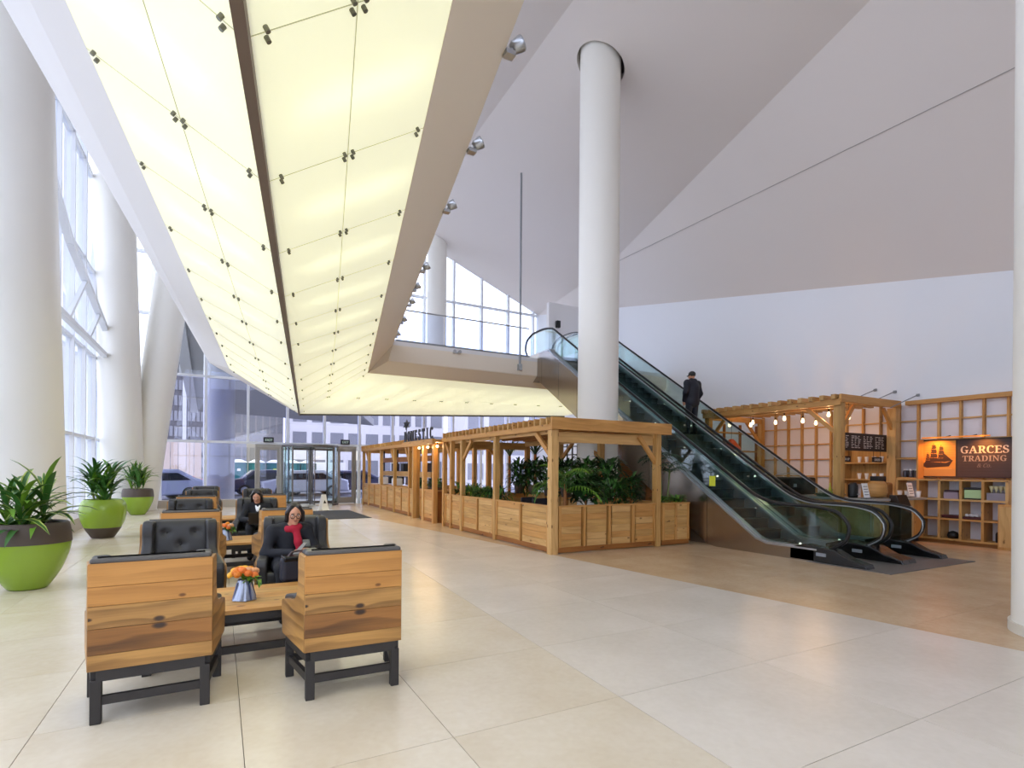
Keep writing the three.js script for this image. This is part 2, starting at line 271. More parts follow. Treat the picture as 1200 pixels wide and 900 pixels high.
{
  const d = structGroup('door_3', 'glass revolving door in a dark metal drum'), cx = 3.5, cz = ENDZ + 0.35, R = 1.12, dark = std(0x6b6764, 0.35, 0.6);
  obj('canopy_ring', [cyl(V(cx, 2.5, cz), V(cx, 2.59, cz), R + 0.03, R + 0.03, 40)], dark, d);
  const arc = (a0, a1, y0, y1, r, t = 0.012) => { const s = new THREE.Shape(), n = 14; for (let i = 0; i <= n; i++) { const a = a0 + (a1 - a0) * i / n; i ? s.lineTo(r * Math.cos(a), r * Math.sin(a)) : s.moveTo(r * Math.cos(a), r * Math.sin(a)); } for (let i = n; i >= 0; i--) { const a = a0 + (a1 - a0) * i / n; s.lineTo((r + t) * Math.cos(a), (r + t) * Math.sin(a)); } return extrude(s, y1 - y0).rotateX(-Math.PI / 2).translate(cx, y0, cz); };
  for (const s of [0, Math.PI]) obj('drum_pane', arc(s - 0.75, s + 0.75, 0.08, 2.5, R), M.glassGreen, d);
  obj('base_ring', [arc(-0.78, 0.78, 0, 0.1, R - 0.02, 0.06), arc(Math.PI - 0.78, Math.PI + 0.78, 0, 0.1, R - 0.02, 0.06)], dark, d);
  for (const a of [-0.75, 0.75, Math.PI - 0.75, Math.PI + 0.75]) obj('drum_post', boxAB(-0.03, 0, -0.03, 0.03, 2.5, 0.03).translate(cx + R * Math.cos(a), 0, cz + R * Math.sin(a)), dark, d);
  for (let k = 0; k < 4; k++) {
    const a = 0.02 + k * Math.PI / 2, w = obj('door_wing', [boxAB(0.06, 0.05, -0.025, 0.1, 2.46, 0.025), boxAB(R - 0.1, 0.05, -0.015, R - 0.06, 2.46, 0.015), boxAB(0.1, 2.38, -0.025, R - 0.1, 2.46, 0.025), boxAB(0.1, 0.05, -0.025, R - 0.1, 0.17, 0.025)].map(g => g.rotateY(a).translate(cx, 0, cz)), dark, d);
    obj('pane', boxAB(0.1, 0.17, -0.004, R - 0.1, 2.38, 0.004).rotateY(a).translate(cx, 0, cz), M.glass, w);
  }
  obj('centre_post', cyl(V(cx, 0.02, cz), V(cx, 2.5, cz), 0.05), dark, d);
  obj('side_light', [boxAB(2.37, 0, ENDZ - 0.05, 2.45, 2.62, ENDZ + 0.05), boxAB(4.55, 0, ENDZ - 0.05, 4.63, 2.62, ENDZ + 0.05)], doorMetal, d);
}
// exit signs
function canvasMat(w, h, draw, extra = {}) {
  const c = document.createElement('canvas'); c.width = w; c.height = h; draw(c.getContext('2d'), w, h);
  const t = new THREE.CanvasTexture(c); t.colorSpace = THREE.SRGBColorSpace; return new THREE.MeshStandardMaterial({ map: t, roughness: 0.6, ...extra });
}
function printed(w, h, mat) { return new THREE.PlaneGeometry(w, h).toNonIndexed(); }
const exitMat = canvasMat(256, 128, (c, w, h) => { c.fillStyle = '#20242a'; c.fillRect(0, 0, w, h); c.fillStyle = '#cfe8d8'; c.font = 'bold 92px sans-serif'; c.textAlign = 'center'; c.textBaseline = 'middle'; c.fillText('EXIT', w / 2, h / 2 + 4); });
for (const [x, lab] of [[1.83, 'dark exit sign above the swing door on the column side'], [5.0, 'dark exit sign above the swing door on the pergola side']]) {
  const t = thing('exit_sign', lab, 'sign', [x, 2.68, ENDZ + 0.16]);
  obj('housing', rbox(0.4, 0.22, 0.06, 0.01, 0, 0.11, 0), M.black, t); obj('face', printed(0.38, 0.19).translate(0, 0.11, 0.032), exitMat, t); obj('bracket', boxAB(-0.03, 0.05, -0.12, 0.03, 0.12, -0.02), M.black, t);
}

// ---- columns
function column(label, base, top, r, group) { const t = thing('round_column', label, 'column', [0, 0, 0]); obj('shaft', cyl(base, top, r, r, 64), M.column, t); obj('base_ring', cyl(base, base.clone().addScaledVector(top.clone().sub(base).normalize(), 0.1), r + 0.025, r + 0.025, 64), std(0xd8d2c4, 0.5), t); return t; }
column('thick white column beside the largest green planter', V(-3.2, 0, -13.05), V(-3.55, 12.5, -13.0), 0.67);
column('white column of the splayed pair leaning over the glazing', V(-2.95, 0, -23.3), V(-3.25, 12.9, -22.2), 0.62);
column('white column of the splayed pair leaning towards the mezzanine', V(-2.6, 0, -23.9), V(-1.0, 12.9, -23.1), 0.56);
column('tall white column beside the escalator rising through a ceiling opening', V(COL.x, 0, COL.z), V(COL.x, COL.top + 0.88, COL.z), 0.515);
{ const d = ray(1183, 700), n = V(d.x, 0, d.z).normalize(), p = n.clone().multiplyScalar(7.65).add(V(-n.z, 0, n.x).multiplyScalar(0.56)); column('white column standing in front of the shop shelves', V(p.x, 0, p.z), V(p.x, 11.2, p.z), 0.55); }
column('white column on the upper level in front of the bright glazing', V(9.05, 5.2, -24.4), V(9.05, 13, -24.4), 0.46);

// ---- mezzanine with the glowing glass soffit
{
  const mz = thing('mezzanine', 'mezzanine bridge with a folded soffit of glowing pale yellow glass panels', 'mezzanine');
  const line = (a, b) => z => a.clone().lerp(b, (z - a.z) / (b.z - a.z));
  const R = line(V(0.0614, 3.75, -2.79), V(2.77, 3.75, -22.9)), L = line(V(-0.85, 4.45, -4.22), V(0.23, 4.45, -17.6)), I = line(V(1.2, 4.4, -3.0), V(3.8, 4.4, -15.96));
  const O = line(V(2.03, 5.2, -3.62), V(4.4, 5.2, -15.47)), OL = line(V(-1.43, 5.2, -6.65), V(-0.34, 5.2, -21.3));
  const R1 = R(-22.9), L1 = L(-17.6), I1 = I(-15.96), O1 = O(-15.47), OL1 = OL(-21.3), zN = 6.1;
  const FR = V(15.1, 5.2, -15.5), B = V(14.6, 4.4, -15.96), Cc = V(13.7, 4.05, -20.4);
  const top = p => V(p.x, 5.36, p.z);
  // slab (its top is the upper floor)
  const lv = p => V(p.x, 5.2, p.z), far = V(3.3, 5.2, -22.4);
  obj('floor_slab', slab([O(zN), O1, far, OL1, OL(zN)].map(lv), V(0, 0.12, 0)), M.paint, mz);
  obj('floor_slab', slab([O1, FR, V(15.1, 5.2, -20.2), far].map(lv), V(0, 0.12, 0)), M.paint, mz);
  // inclined fascias
  obj('fascia', slab([I(zN), I1, O1, O(zN)], V(0.02, 0.12, 0)), M.fascia, mz);
  obj('fascia', slab([L(zN), L1, OL1, OL(zN)], V(0, 0.12, 0)), M.paint, mz);
  const G0 = V(O1.x - 0.12, 4.73, -15.5);
  obj('fascia', slab([O1, FR, V(15.1, 4.75, -15.5), G0], V(0, 0, -0.1)), M.fascia, mz);
  obj('fascia', slab([V(G0.x, 4.72, -15.53), V(15.1, 4.72, -15.53), B, I1], V(0, 0.1, -0.02)), M.fascia, mz);
  obj('edge_groove', slab([V(G0.x, 4.75, -15.52), V(15.1, 4.77, -15.52), V(15.1, 4.7, -15.6), V(G0.x, 4.7, -15.6)], V(0, 0, -0.04)), M.darkSteel, mz);
  obj('corner_filler', slab([I1, O1, G0], V(0.02, 0.05, -0.05)), M.fascia, mz);
  obj('end_face', slab([L1, R1, OL1], V(0, 0.05, 0)), M.paint, mz);
  obj('end_face', slab([R1, Cc, V(Cc.x, 5.2, Cc.z), V(R1.x + 0.4, 5.2, R1.z + 0.4)], V(0, 0, -0.05)), M.paint, mz);
  obj('end_face', slab([OL1, R1, V(R1.x + 0.4, 5.2, R1.z + 0.4)], V(0, 0, -0.05)), M.paint, mz);
  // keel beam on the fold
  obj('keel_beam', bar(V(R(4).x, 3.73, 4), V(R1.x, 3.73, R1.z), 0.06, 0.11), std(0x7c6c60, 0.5, 0.3), mz);
  obj('edge_trim', bar(V(R1.x, 3.73, R1.z), V(Cc.x, 4.03, Cc.z), 0.06, 0.08), M.darkSteel, mz);
  // glass panels: each its own piece
  const glow = new THREE.MeshPhysicalMaterial({ color: 0xf4f4e4, roughness: 1, transmission: 0.5, thickness: 0, emissive: new THREE.Color().setRGB(0.95, 0.96, 0.83), emissiveIntensity: GLOW });
  const tubeMat = std(0xffffff, 0.4, 0, { emissive: new THREE.Color().setRGB(0.98, 1, 0.9), emissiveIntensity: TUBE });
  const gasketMat = std(0xd4d4b4, 0.6);
  const studMat = std(0x77766a, 0.35, 0.7);
  const studGeo = prep(new THREE.CylinderGeometry(0.014, 0.014, 0.03, 12));
  const patch = (a, b, c, d, shrink = 0.004) => { // quad a b c d thickened upwards
    const m = a.clone().add(b).add(c).add(d).multiplyScalar(0.25), q = [a, b, c, d].map(p => { const e = m.clone().sub(p); return p.clone().addScaledVector(e.clone().normalize(), shrink); });
    return slab(q, V(0, 0.015, 0));
  };
  const clampAt = (p, n, along, across) => { for (const i of across) for (const j of [-1, 1]) { const c = obj('glass_stud', studGeo, studMat, mz); c.position.copy(p).addScaledVector(n, -0.015).addScaledVector(along, j * 0.035); c.position.addScaledVector(new THREE.Vector3().crossVectors(n, along), i * 0.035); c.quaternion.setFromUnitVectors(V(0, 1, 0), n); } };
  const facet = (E0, zR, zE) => { // from the keel to an edge line, rows crossing the bridge
    const n = zR.length;
    for (let i = 0; i + 1 < n; i++) for (let k = 0; k < 2; k++) {
      const r0 = R(zR[i]), r1 = R(zR[i + 1]), e0 = E0(zE[i]), e1 = E0(zE[i + 1]);
      obj('soffit_panel_light', patch(lerpV(r0, e0, k / 2), lerpV(r0, e0, (k + 1) / 2), lerpV(r1, e1, (k + 1) / 2), lerpV(r1, e1, k / 2)), glow, mz, 'glowing pale yellow glass panel');
    }
    for (let i = 0; i < n; i++) obj('gasket', bar(R(zR[i]), E0(zE[i]), 0.005, 0.005), gasketMat, mz);
    for (let i = 0; i + 1 < n; i++) obj('gasket', bar(lerpV(R(zR[i]), E0(zE[i]), 0.5), lerpV(R(zR[i + 1]), E0(zE[i + 1]), 0.5), 0.005, 0.005), gasketMat, mz);
    for (let i = 0; i + 1 < n; i++) { const zm = (zR[i] + zR[i + 1]) / 2, r = R(zm), e = E0((zE[i] + zE[i + 1]) / 2), up = V(0, 0.22, 0); obj('tube_light', cyl(lerpV(r, e, 0.14).add(up), lerpV(r, e, 0.86).add(up), 0.02, 0.02, 8), tubeMat, mz); }
    for (let i = 0; i < n; i++) { const r = R(zR[i]), e = E0(zE[i]), r2 = R(zR[i] - 0.5), nn = new THREE.Vector3().crossVectors(e.clone().sub(r), r2.clone().sub(r)).normalize(); if (nn.y < 0) nn.negate(); const al = r2.clone().sub(r).normalize(); for (const t of [0.09, 0.5, 0.95]) clampAt(lerpV(r, e, t), nn, al, t === 0.5 ? [-1, 1] : [0]); }
  };
  const zr = [], ze = [], zl = []; for (let k = 0; k <= 13; k++) { const f = k / 13; zr.push(-0.2 - 22.7 * f); ze.push(0.1 - 16.06 * f); zl.push(-0.35 - 17.25 * f); }
  // rows lie 1.45 m apart near the viewer and fan out to the far corner
  for (let k = 0; k <= 13; k++) { zr[k] = k < 8 ? -0.13 - 1.45 * k : -0.13 - 1.45 * 7 - (22.77 - 10.15) * (k - 7) / 6; ze[k] = k < 8 ? 0.06 - 1.44 * k : 0.06 - 1.44 * 7 - (16.02 - 10.08) * (k - 7) / 6; zl[k] = k < 8 ? -0.28 - 1.45 * k : -0.28 - 1.45 * 7 - (17.32 - 10.15) * (k - 7) / 6; }
  facet(I, zr, ze); facet(L, zr, zl);
  obj('soffit_panel_light', [slab([R(zN), R(-0.13), I(0.06), I(zN)], V(0, 0.015, 0)), slab([R(zN), R(-0.13), L(-0.28), L(zN)], V(0, 0.015, 0))], glow, mz);
  // strip under the landing
  const NC = 11; for (let i = 0; i < NC; i++) for (let k = 0; k < 2; k++) { const a = i / NC, b = (i + 1) / NC, f0 = lerpV(I1, B, a), f1 = lerpV(I1, B, b), g0 = lerpV(R1, Cc, a), g1 = lerpV(R1, Cc, b); obj('soffit_panel_light', patch(lerpV(f0, g0, k / 2), lerpV(f1, g1, k / 2), lerpV(f1, g1, (k + 1) / 2), lerpV(f0, g0, (k + 1) / 2)), glow, mz, 'glowing pale yellow glass panel'); if (k) obj('tube_light', cyl(lerpV(lerpV(f0, f1, 0.5), lerpV(g0, g1, 0.5), 0.15).add(V(0, 0.22, 0)), lerpV(lerpV(f0, f1, 0.5), lerpV(g0, g1, 0.5), 0.85).add(V(0, 0.22, 0)), 0.02, 0.02, 8), tubeMat, mz); if (k) clampAt(lerpV(f0, g0, 0.5), V(0, 1, 0), V(0, 0, 1), [-1, 1]); }
  for (const [z, w] of [[-4.5, 6], [-10.5, 6], [-16.5, 5]]) { const l = new THREE.RectAreaLight(new THREE.Color().setRGB(1, 0.97, 0.72), AREA, 0.9, w); const p = R(z); l.position.set(p.x + 0.25, 3.6, z); l.lookAt(p.x + 0.25, 0, z); scene.add(l); }
  // glass balustrade of the upper level
  const rail = thing('glass_balustrade', 'clear glass balustrade with thin steel rail on the edge of the upper landing', 'balustrade');
  const ra = V(4.55, 5.32, -15.7), rb = V(9.1, 5.32, -15.7);
  for (let i = 0; i < 3; i++) { const a = lerpV(ra, rb, i / 3), b = lerpV(ra, rb, (i + 1) / 3); obj('pane', boxAB(a.x + 0.02, 5.3, -15.706, b.x - 0.02, 6.3, -15.694), M.glass, rail); }
  obj('shoe_rail', boxAB(ra.x, 5.3, -15.74, rb.x, 5.42, -15.66), M.grey, rail);
  obj('hand_rail', cyl(V(ra.x, 6.33, -15.7), V(rb.x, 6.33, -15.7), 0.022), M.steel, rail);
  const rail2 = thing('glass_balustrade', 'clear glass balustrade running along the far upper glazing', 'balustrade');
  for (let i = 0; i < 5; i++) obj('pane', boxAB(4.6 + i * 1.9, 5.36, -20.1, 6.46 + i * 1.9, 6.4, -20.09), M.glass, rail2);
  for (let i = 0; i < 6; i++) obj('post', cyl(V(4.58 + i * 1.9, 5.32, -20.1), V(4.58 + i * 1.9, 6.45, -20.1), 0.02), M.steel, rail2);
  obj('hand_rail', cyl(V(4.5, 6.45, -20.1), V(14.1, 6.45, -20.1), 0.022), M.steel, rail2);
  // flood lights on the edge, aimed at the ceiling
  const spots = [[601, 52], [556, 168], [526, 240], [497, 312], [487, 335], [481, 353], [472, 374], [465, 391]];
  spots.forEach(([px, py], i) => {
    const p = atH(px, py, 5.28); p.x += 0.04;
    const t = thing('flood_light', 'round silver flood light clamped on the sloping edge of the mezzanine', 'light', [p.x, p.y, p.z], 0, 'flood lights along the mezzanine edge');
    const dir = V(0.75, 0.5, 0.35).normalize(), q = new THREE.Quaternion().setFromUnitVectors(V(0, 1, 0), dir);
    const put = g => g.applyQuaternion(q);
    obj('housing', put(lathe([[0.0, -0.06], [0.035, -0.06], [0.055, -0.03], [0.065, 0.03], [0.065, 0.055], [0.056, 0.055], [0.052, 0.03], [0, 0.025]], 24)), M.steel, t);
    obj('lens', put(new THREE.CylinderGeometry(0.053, 0.053, 0.01, 24).translate(0, 0.035, 0)), std(0x2a2320, 0.15), t);
    obj('yoke', [cyl(V(-0.04, -0.02, 0), V(-0.07, -0.1, 0.0), 0.014), boxAB(-0.12, -0.12, -0.04, -0.03, -0.08, 0.04)], M.steel, t);
  });
  { const p = onZ(535, 413, -15.42); const t = thing('twin_spot_light', 'pair of small steel spot lights on the landing edge', 'light', [p.x, p.y, -15.45]); for (const s of [-1, 1]) obj('lamp_head', cyl(V(s * 0.07, 0, 0), V(s * 0.09, 0.02, 0.12), 0.035, 0.05), M.steel, t); obj('bracket', boxAB(-0.1, -0.02, -0.05, 0.1, 0.02, 0.02), M.steel, t); }
  { const a = V(8.6, 5.0, -15.42), t = thing('hanger_rod', 'slim steel hanger rod dropping from the ceiling to the landing edge', 'rod', [8.6, 0, -15.42]); obj('rod', cyl(V(0, 4.95, 0), V(0, 11.28, 0), 0.035), M.grey, t); obj('bracket', boxAB(-0.06, 4.85, -0.08, 0.06, 5.05, 0.05), M.steel, t); }
  // upper level details: door recess wall and loudspeaker
  const wl = thing('upper_wall', 'white wall stub with a shaded recess behind the escalator top', 'wall'); obj('panel', boxAB(13.4, 5.32, -21.5, 15.2, 9.4, -21.3), M.paint, wl);
  const sp = onZ(654, 380, -21.2), ls = thing('wall_speaker', 'small black loudspeaker on the white upper wall', 'speaker', [sp.x, sp.y, -21.2]); obj('cabinet', rbox(0.2, 0.32, 0.16, 0.02), M.black, ls); obj('bracket', boxAB(-0.03, -0.03, -0.12, 0.03, 0.03, 0), M.black, ls);
}

// ================================================================ OUTDOORS
{
  struct('ground', [boxAB(-90, -0.5, 60, 90, -0.06, -140)], std(0xb9b8b6, 0.9), 'pale paving and street outside');
  const road = tag(obj('road', boxAB(-60, -0.06, -31, 60, -0.03, -44), std(0x6c6d74, 0.9)), 'grey asphalt street beyond the entrance doors', 'road'); road.userData.kind = 'structure';
  const conc = std(0x97958f, 0.85), concL = std(0xbdbbb6, 0.7);
  // outdoor canopy and columns
  const can = thing('outdoor_canopy', 'grey sloping underside of the building overhanging the street entrance', 'canopy');
  const cpts = [V(-1.6, 8.2, -25.6), V(5.2, 4.6, -25.6), V(8.5, 4.3, -34), V(-1.6, 5.6, -44)]; obj('soffit', slab(cpts, V(0, 0.4, 0)), conc, can);
  obj('edge_beam', bar(V(-1.6, 8.3, -25.7), V(-1.6, 5.8, -44), 0.5, 0.7), concL, can);
  const oc = (p, r, h, label) => { const t = thing('outdoor_column', label, 'column', [p.x, -0.06, p.z]); obj('shaft', cyl(V(0, 0, 0), V(0, h, 0), r, r, 40), std(0xc2c2c0, 0.45), t); obj('base_ring', cyl(V(0, 0, 0), V(0, 0.15, 0), r + 0.04, r + 0.04, 40), concL, t); };
  oc(onZ(257, 500, -27.2), 0.62, 8.2, 'thick round column outside the end glazing');
  // hoarding and buildings
  const bld = (name, label, x0, x1, z, h, d, wall, win, nx, ny, wm) => {
    const t = thing(name, label, 'building', [(x0 + x1) / 2, -0.06, z]), w = x1 - x0; obj('wall', boxAB(-w / 2, 0, -d, w / 2, h, 0), wall, t);
    const cw = w / nx, chh = h / ny; for (let i = 0; i < nx; i++) for (let j = 0; j < ny; j++) obj('window', boxAB(-w / 2 + cw * (i + 0.14), chh * (j + 0.22), 0, -w / 2 + cw * (i + 0.86), chh * (j + 0.86), 0.06), wm, t);
    return t;
  };
  const h0 = thing('plywood_hoarding', 'pale plywood hoarding across the street', 'hoarding', [0, -0.06, 0]); const hp = onZ(190, 560, -50), hq = onZ(236, 560, -50);
  for (let i = 0; i < 5; i++) obj('plywood_sheet', boxAB(lerpV(hp, hq, i / 5).x + 0.02, 0, -50, lerpV(hp, hq, (i + 1) / 5).x - 0.02, 3.7, -49.95), std([0xc9b7a4, 0xc2ae9a, 0xcfbfae][i % 3], 0.8), h0);
  const tw = bld('office_tower', 'dark tower facade with pale window bands beyond the hoarding', onZ(176, 500, -56).x, onZ(250, 500, -56).x, -56, 30, 6, std(0x5c5958, 0.5), null, 14, 22, std(0x8a8a8a, 0.3));
  for (let i = 0; i < 3; i++) obj('pier', boxAB(-2.4 + i * 2.4, 0, 0.06, -2.1 + i * 2.4, 30, 0.25), std(0xc0bfbc, 0.5), tw);
  bld('street_building', 'pale building with wide grey windows opposite the revolving door', onZ(340, 500, -62).x, onZ(520, 500, -62).x, -62, 9, 5, std(0xd0ccc6, 0.7), null, 9, 3, std(0x77777a, 0.3));
  bld('street_building', 'low pale building with grey windows seen above the pergola', onZ(545, 500, -52).x, onZ(720, 500, -52).x, -52, 8, 5, std(0xdad6d0, 0.7), null, 8, 3, std(0x8c8c8e, 0.3));
  const lw = tag(obj('street_wall', boxAB(onZ(335, 500, -47).x, -0.06, -47, onZ(405, 500, -47).x, 2.1, -47.3), std(0xe4e0da, 0.8)), 'low pale wall across the street behind the passing car', 'wall');
  lw.userData.kind = 'structure';
  bld('street_building', 'grey building behind the portable toilets', onZ(258, 500, -66).x, onZ(332, 500, -66).x, -66, 9.0, 3, std(0xa29e98, 0.8), null, 9, 2, std(0x858482, 0.4));
  // portable toilets
  const pt0 = onZ(271, 560, -46), pt1 = onZ(328, 560, -46);
  for (let i = 0; i < 5; i++) {
    const x = pt0.x + 1.24 * (i + 0.4), t = thing('portable_toilet', 'dark green portable toilet with pale roof across the street', 'toilet', [x, -0.06, -46], 0, 'portable toilets in a row across the street');
    obj('cabin', boxAB(-0.57, 0.05, -0.55, 0.57, 2.05, 0.5), std(0x1f5a5c, 0.5), t); obj('roof', lathe([[0, 0.2], [0.3, 0.18], [0.55, 0.08], [0.78, 0], [0.78, -0.05]], 4).rotateY(Math.PI / 4).translate(0, 2.09, 0), std(0xdfe6e8, 0.5), t);
    obj('door', boxAB(-0.36, 0.15, 0.5, 0.36, 1.95, 0.53), std(0x26696a, 0.5), t); obj('notice', boxAB(-0.12, 1.4, 0.53, 0.12, 1.6, 0.54), i === 2 ? std(0xc6d84a, 0.6) : M.white, t);
  }
  // traffic barrels
  for (const [px, c, lab] of [[226, 0xe0483c, 'orange traffic barrel beside the parked car'], [240.5, 0xb23640, 'dark red traffic barrel beside the orange one']]) {
    const p = onZ(px, 560, -36), t = thing('traffic_barrel', lab, 'barrel', [p.x, -0.06, -36]);
    obj('drum', lathe([[0, 1.0], [0.2, 1.0], [0.22, 0.95], [0.26, 0.7], [0.27, 0.68], [0.3, 0.35], [0.31, 0.33], [0.33, 0.08], [0.4, 0.06], [0.4, 0], [0, 0]], 24), std(c, 0.5), t);
    for (const y of [0.45, 0.78]) obj('band', lathe([[0.3 - (y - 0.35) * 0.1 + 0.004, y], [0.3 - (y - 0.35) * 0.1 + 0.004, y + 0.12]], 24), M.white, t); obj('handle', tube([V(-0.1, 1.0, 0), V(-0.06, 1.12, 0), V(0.06, 1.12, 0), V(0.1, 1.0, 0)], 0.02), std(c, 0.5), t);
  }
  // cars
  const car = (label, px, z, colr, turn, s = 1) => {
    const p = onZ(px, 560, z), t = thing('parked_car', label, 'car', [p.x, -0.04, z], turn);
    const body = [[-2.2, 0.35], [-2.25, 0.75], [-1.5, 0.9], [-0.9, 1.38], [0.9, 1.42], [1.75, 0.98], [2.2, 0.85], [2.25, 0.4]];
    obj('body', extrude(body, 1.5, 0.12, 3).translate(0, 0, -0.75), std(colr, 0.25, 0.2), t);
    const win = [[-1.32, 0.96], [-0.82, 1.33], [0.84, 1.36], [1.5, 1.0]]; for (const s2 of [-1, 1]) obj('side_window', extrude(win, 0.02).translate(0, 0, s2 > 0 ? 0.865 : -0.885), std(0x20242c, 0.15), t);
    for (const x of [-1.4, 1.4]) for (const s2 of [-1, 1]) { const w = obj('wheel', cyl(V(x, 0.33, s2 * 0.62), V(x, 0.33, s2 * 0.9), 0.33, 0.33, 24), M.rubber, t); obj('hub_cap', cyl(V(x, 0.33, s2 * 0.9), V(x, 0.33, s2 * 0.91), 0.2, 0.2, 16), M.steel, w); }
    for (const x of [-2.34, 2.34]) obj('bumper', rbox(0.1, 0.18, 1.5, 0.04, x, 0.45, 0), std(0x303338, 0.5), t);
    for (const s2 of [-0.55, 0.55]) obj('head_light', rbox(0.06, 0.12, 0.32, 0.03, 2.34, 0.72, s2), std(0xf4f6f8, 0.1), t);
  };
  car('silver car passing outside the revolving door', 358, -34, 0xc9ccd4, 0);
  car('dark car in the street outside the swing door on the column side', 315, -36, 0x3c3f55, 0.05);
  car('dark grey car in the street outside the swing door on the pergola side', 408, -36.5, 0x4a4a5e, 0);
  car('pale blue car parked at the kerb beside the leaning column', 176, -31.5, 0xaab2c6, 0.5);
}

// ================================================================ ESCALATORS
const railH = z => z > -7.05 ? 0.98 : z > -14.75 ? Math.max(0.98, 2.06 + 0.67 * (-8.6 - z)) : 6.24;
const deckH = z => Math.max(0.24, railH(z) - 0.74);
{
  const underH = z => Math.max(0, 1.63 + 0.636 * (-10.8 - z));
  const zs = []; for (let z = -5.75; z >= -16.3; z -= 0.35) zs.push(z);
  const alongZ = (f0, f1, x0, x1, z0, z1) => { // sheet standing in the z-y plane between two height functions
    const pts = []; const n = Math.max(2, Math.ceil((z0 - z1) / 0.25)); for (let i = 0; i <= n; i++) { const z = z0 + (z1 - z0) * i / n; pts.push([-z, f1(z)]); } for (let i = n; i >= 0; i--) { const z = z0 + (z1 - z0) * i / n; pts.push([-z, f0(z)]); }
    return extrude(pts, x1 - x0).applyMatrix4(new THREE.Matrix4().makeBasis(V(0, 0, -1), V(0, 1, 0), V(1, 0, 0))).translate(x0, 0, 0);
  };
  const stepMat = std(0x3d4344, 0.5, 0.5);
  const balustrade = (parent, x, side) => {
    const b = obj('balustrade_glass', alongZ(z => deckH(z) + 0.02, z => z > -5.7 ? 0.8 : z < -16.15 ? 6.1 : railH(z) - 0.03, x - 0.006, x + 0.006, -5.55, -16.25), M.glassGreen, parent);
    const path = [[-6.3, 0.2], [-5.75, 0.22], [-5.42, 0.42], [-5.36, 0.68], [-5.55, 0.9], [-5.95, 0.98], [-6.7, 1.0], [-7.15, 1.12], [-7.8, railH(-7.8)], [-11, railH(-11)], [-14.2, railH(-14.2)], [-14.75, 6.16], [-15.3, 6.27], [-16.0, 6.26], [-16.4, 6.1], [-16.5, 5.8], [-16.3, 5.5]].map(([z, h]) => V(x, h, z));
    const hr = obj('hand_rail', tube(path, 0.031, 10, 160), M.rubber, parent);
    obj('rail_guide', tube(path.slice(1, -1).map(p => V(p.x, p.y - 0.0, p.z)), 0.013, 6, 140).translate(side * 0.024, -0.026, 0), M.steel, hr);
    obj('deck', alongZ(z => deckH(z) - 0.05, z => deckH(z) + 0.02, x - 0.07, x + 0.07, -5.8, -16.3), M.steel, parent);
    const boot = obj('newel_boot', extrude([[5.02, 0.02], [5.04, 0.06], [5.3, 0.12], [5.55, 0.24], [6.1, 0.28], [6.35, 0.2], [6.35, 0.02]], 0.2, 0.02).applyMatrix4(new THREE.Matrix4().makeBasis(V(0, 0, -1), V(0, 1, 0), V(1, 0, 0))).translate(x - 0.1, 0, 0), M.blackGloss, parent);
    obj('notice', boxAB(x - 0.123, 0.12, -5.86, x - 0.121, 0.18, -5.68), std(0x8a8f96, 0.5), boot);
  };
  const mk = (label, xa, xb, left) => {
    const t = thing('escalator', label, 'escalator');
    balustrade(t, xa, 1); balustrade(t, xb, -1);
    for (const [x0, x1] of [[xa + 0.06, xa + 0.09], [xb - 0.09, xb - 0.06]]) obj('skirt_panel', alongZ(z => deckH(z) - 0.42, z => deckH(z), x0, x1, -5.9, -16.3), M.steel, t);
    for (let k = 0; k < 26; k++) { const z = -7.02 - k * 0.3, y = 0.2 * k; obj('step', [boxAB(xa + 0.1, y + 0.16, z, xb - 0.1, y + 0.2, z - 0.31), boxAB(xa + 0.1, y - 0.02, z - 0.02, xb - 0.1, y + 0.16, z - 0.05)], stepMat, t); }
    obj('comb_plate', [boxAB(xa + 0.1, 0, -5.9, xb - 0.1, 0.012, -7.05)], M.grey, t);
    obj('landing_plate', boxAB(xa, 5.3, -14.85, xb, 5.33, -16.3), M.grey, t);
    for (let k = 0; k < 6; k++) { const z = -6.9 - k * 1.05; for (const x of [xa + 0.1, xb - 0.1]) obj('skirt_light', new THREE.SphereGeometry(0.022, 10, 8).translate(x, deckH(z) - 0.1, z), LAMPW, t); }
    return t;
  };
  const e1 = mk('escalator nearest the timber pergola, metal clad on its open side', 9.42, 10.52, true), e2 = mk('escalator nearest the coffee kiosk, carrying a standing man', 10.74, 11.86, false);
  const cuts = [-5.9, -8.3, -10.1, -11.9, -13.2, -14.2, -15.2, -16.3];
  for (let i = 0; i + 1 < cuts.length; i++) { const lo = z => z < -15.3 ? 4.55 : underH(z), g = 0.006; obj('cladding_panel', alongZ(lo, z => deckH(z) - 0.02, 9.3, 9.33, cuts[i] - g, cuts[i + 1] + g), M.stainless, e1); obj('cladding_panel', alongZ(lo, z => deckH(z) - 0.02, 11.95, 11.98, cuts[i] - g, cuts[i + 1] + g), M.stainless, e2); }
  obj('deck_cap', alongZ(z => deckH(z) - 0.03, z => deckH(z), 9.29, 9.4, -5.85, -16.3), M.steel, e1);
  obj('underside', alongZ(z => z < -15.3 ? 4.56 : underH(z) + 0.01, z => z < -15.3 ? 4.62 : underH(z) + 0.07, 9.33, 10.61, -8.3, -16.3), std(0x6b645c, 0.5), e1);
  obj('underside', alongZ(z => z < -15.3 ? 4.56 : underH(z) + 0.01, z => z < -15.3 ? 4.62 : underH(z) + 0.07, 10.65, 11.95, -8.3, -16.3), std(0x6b645c, 0.5), e2);
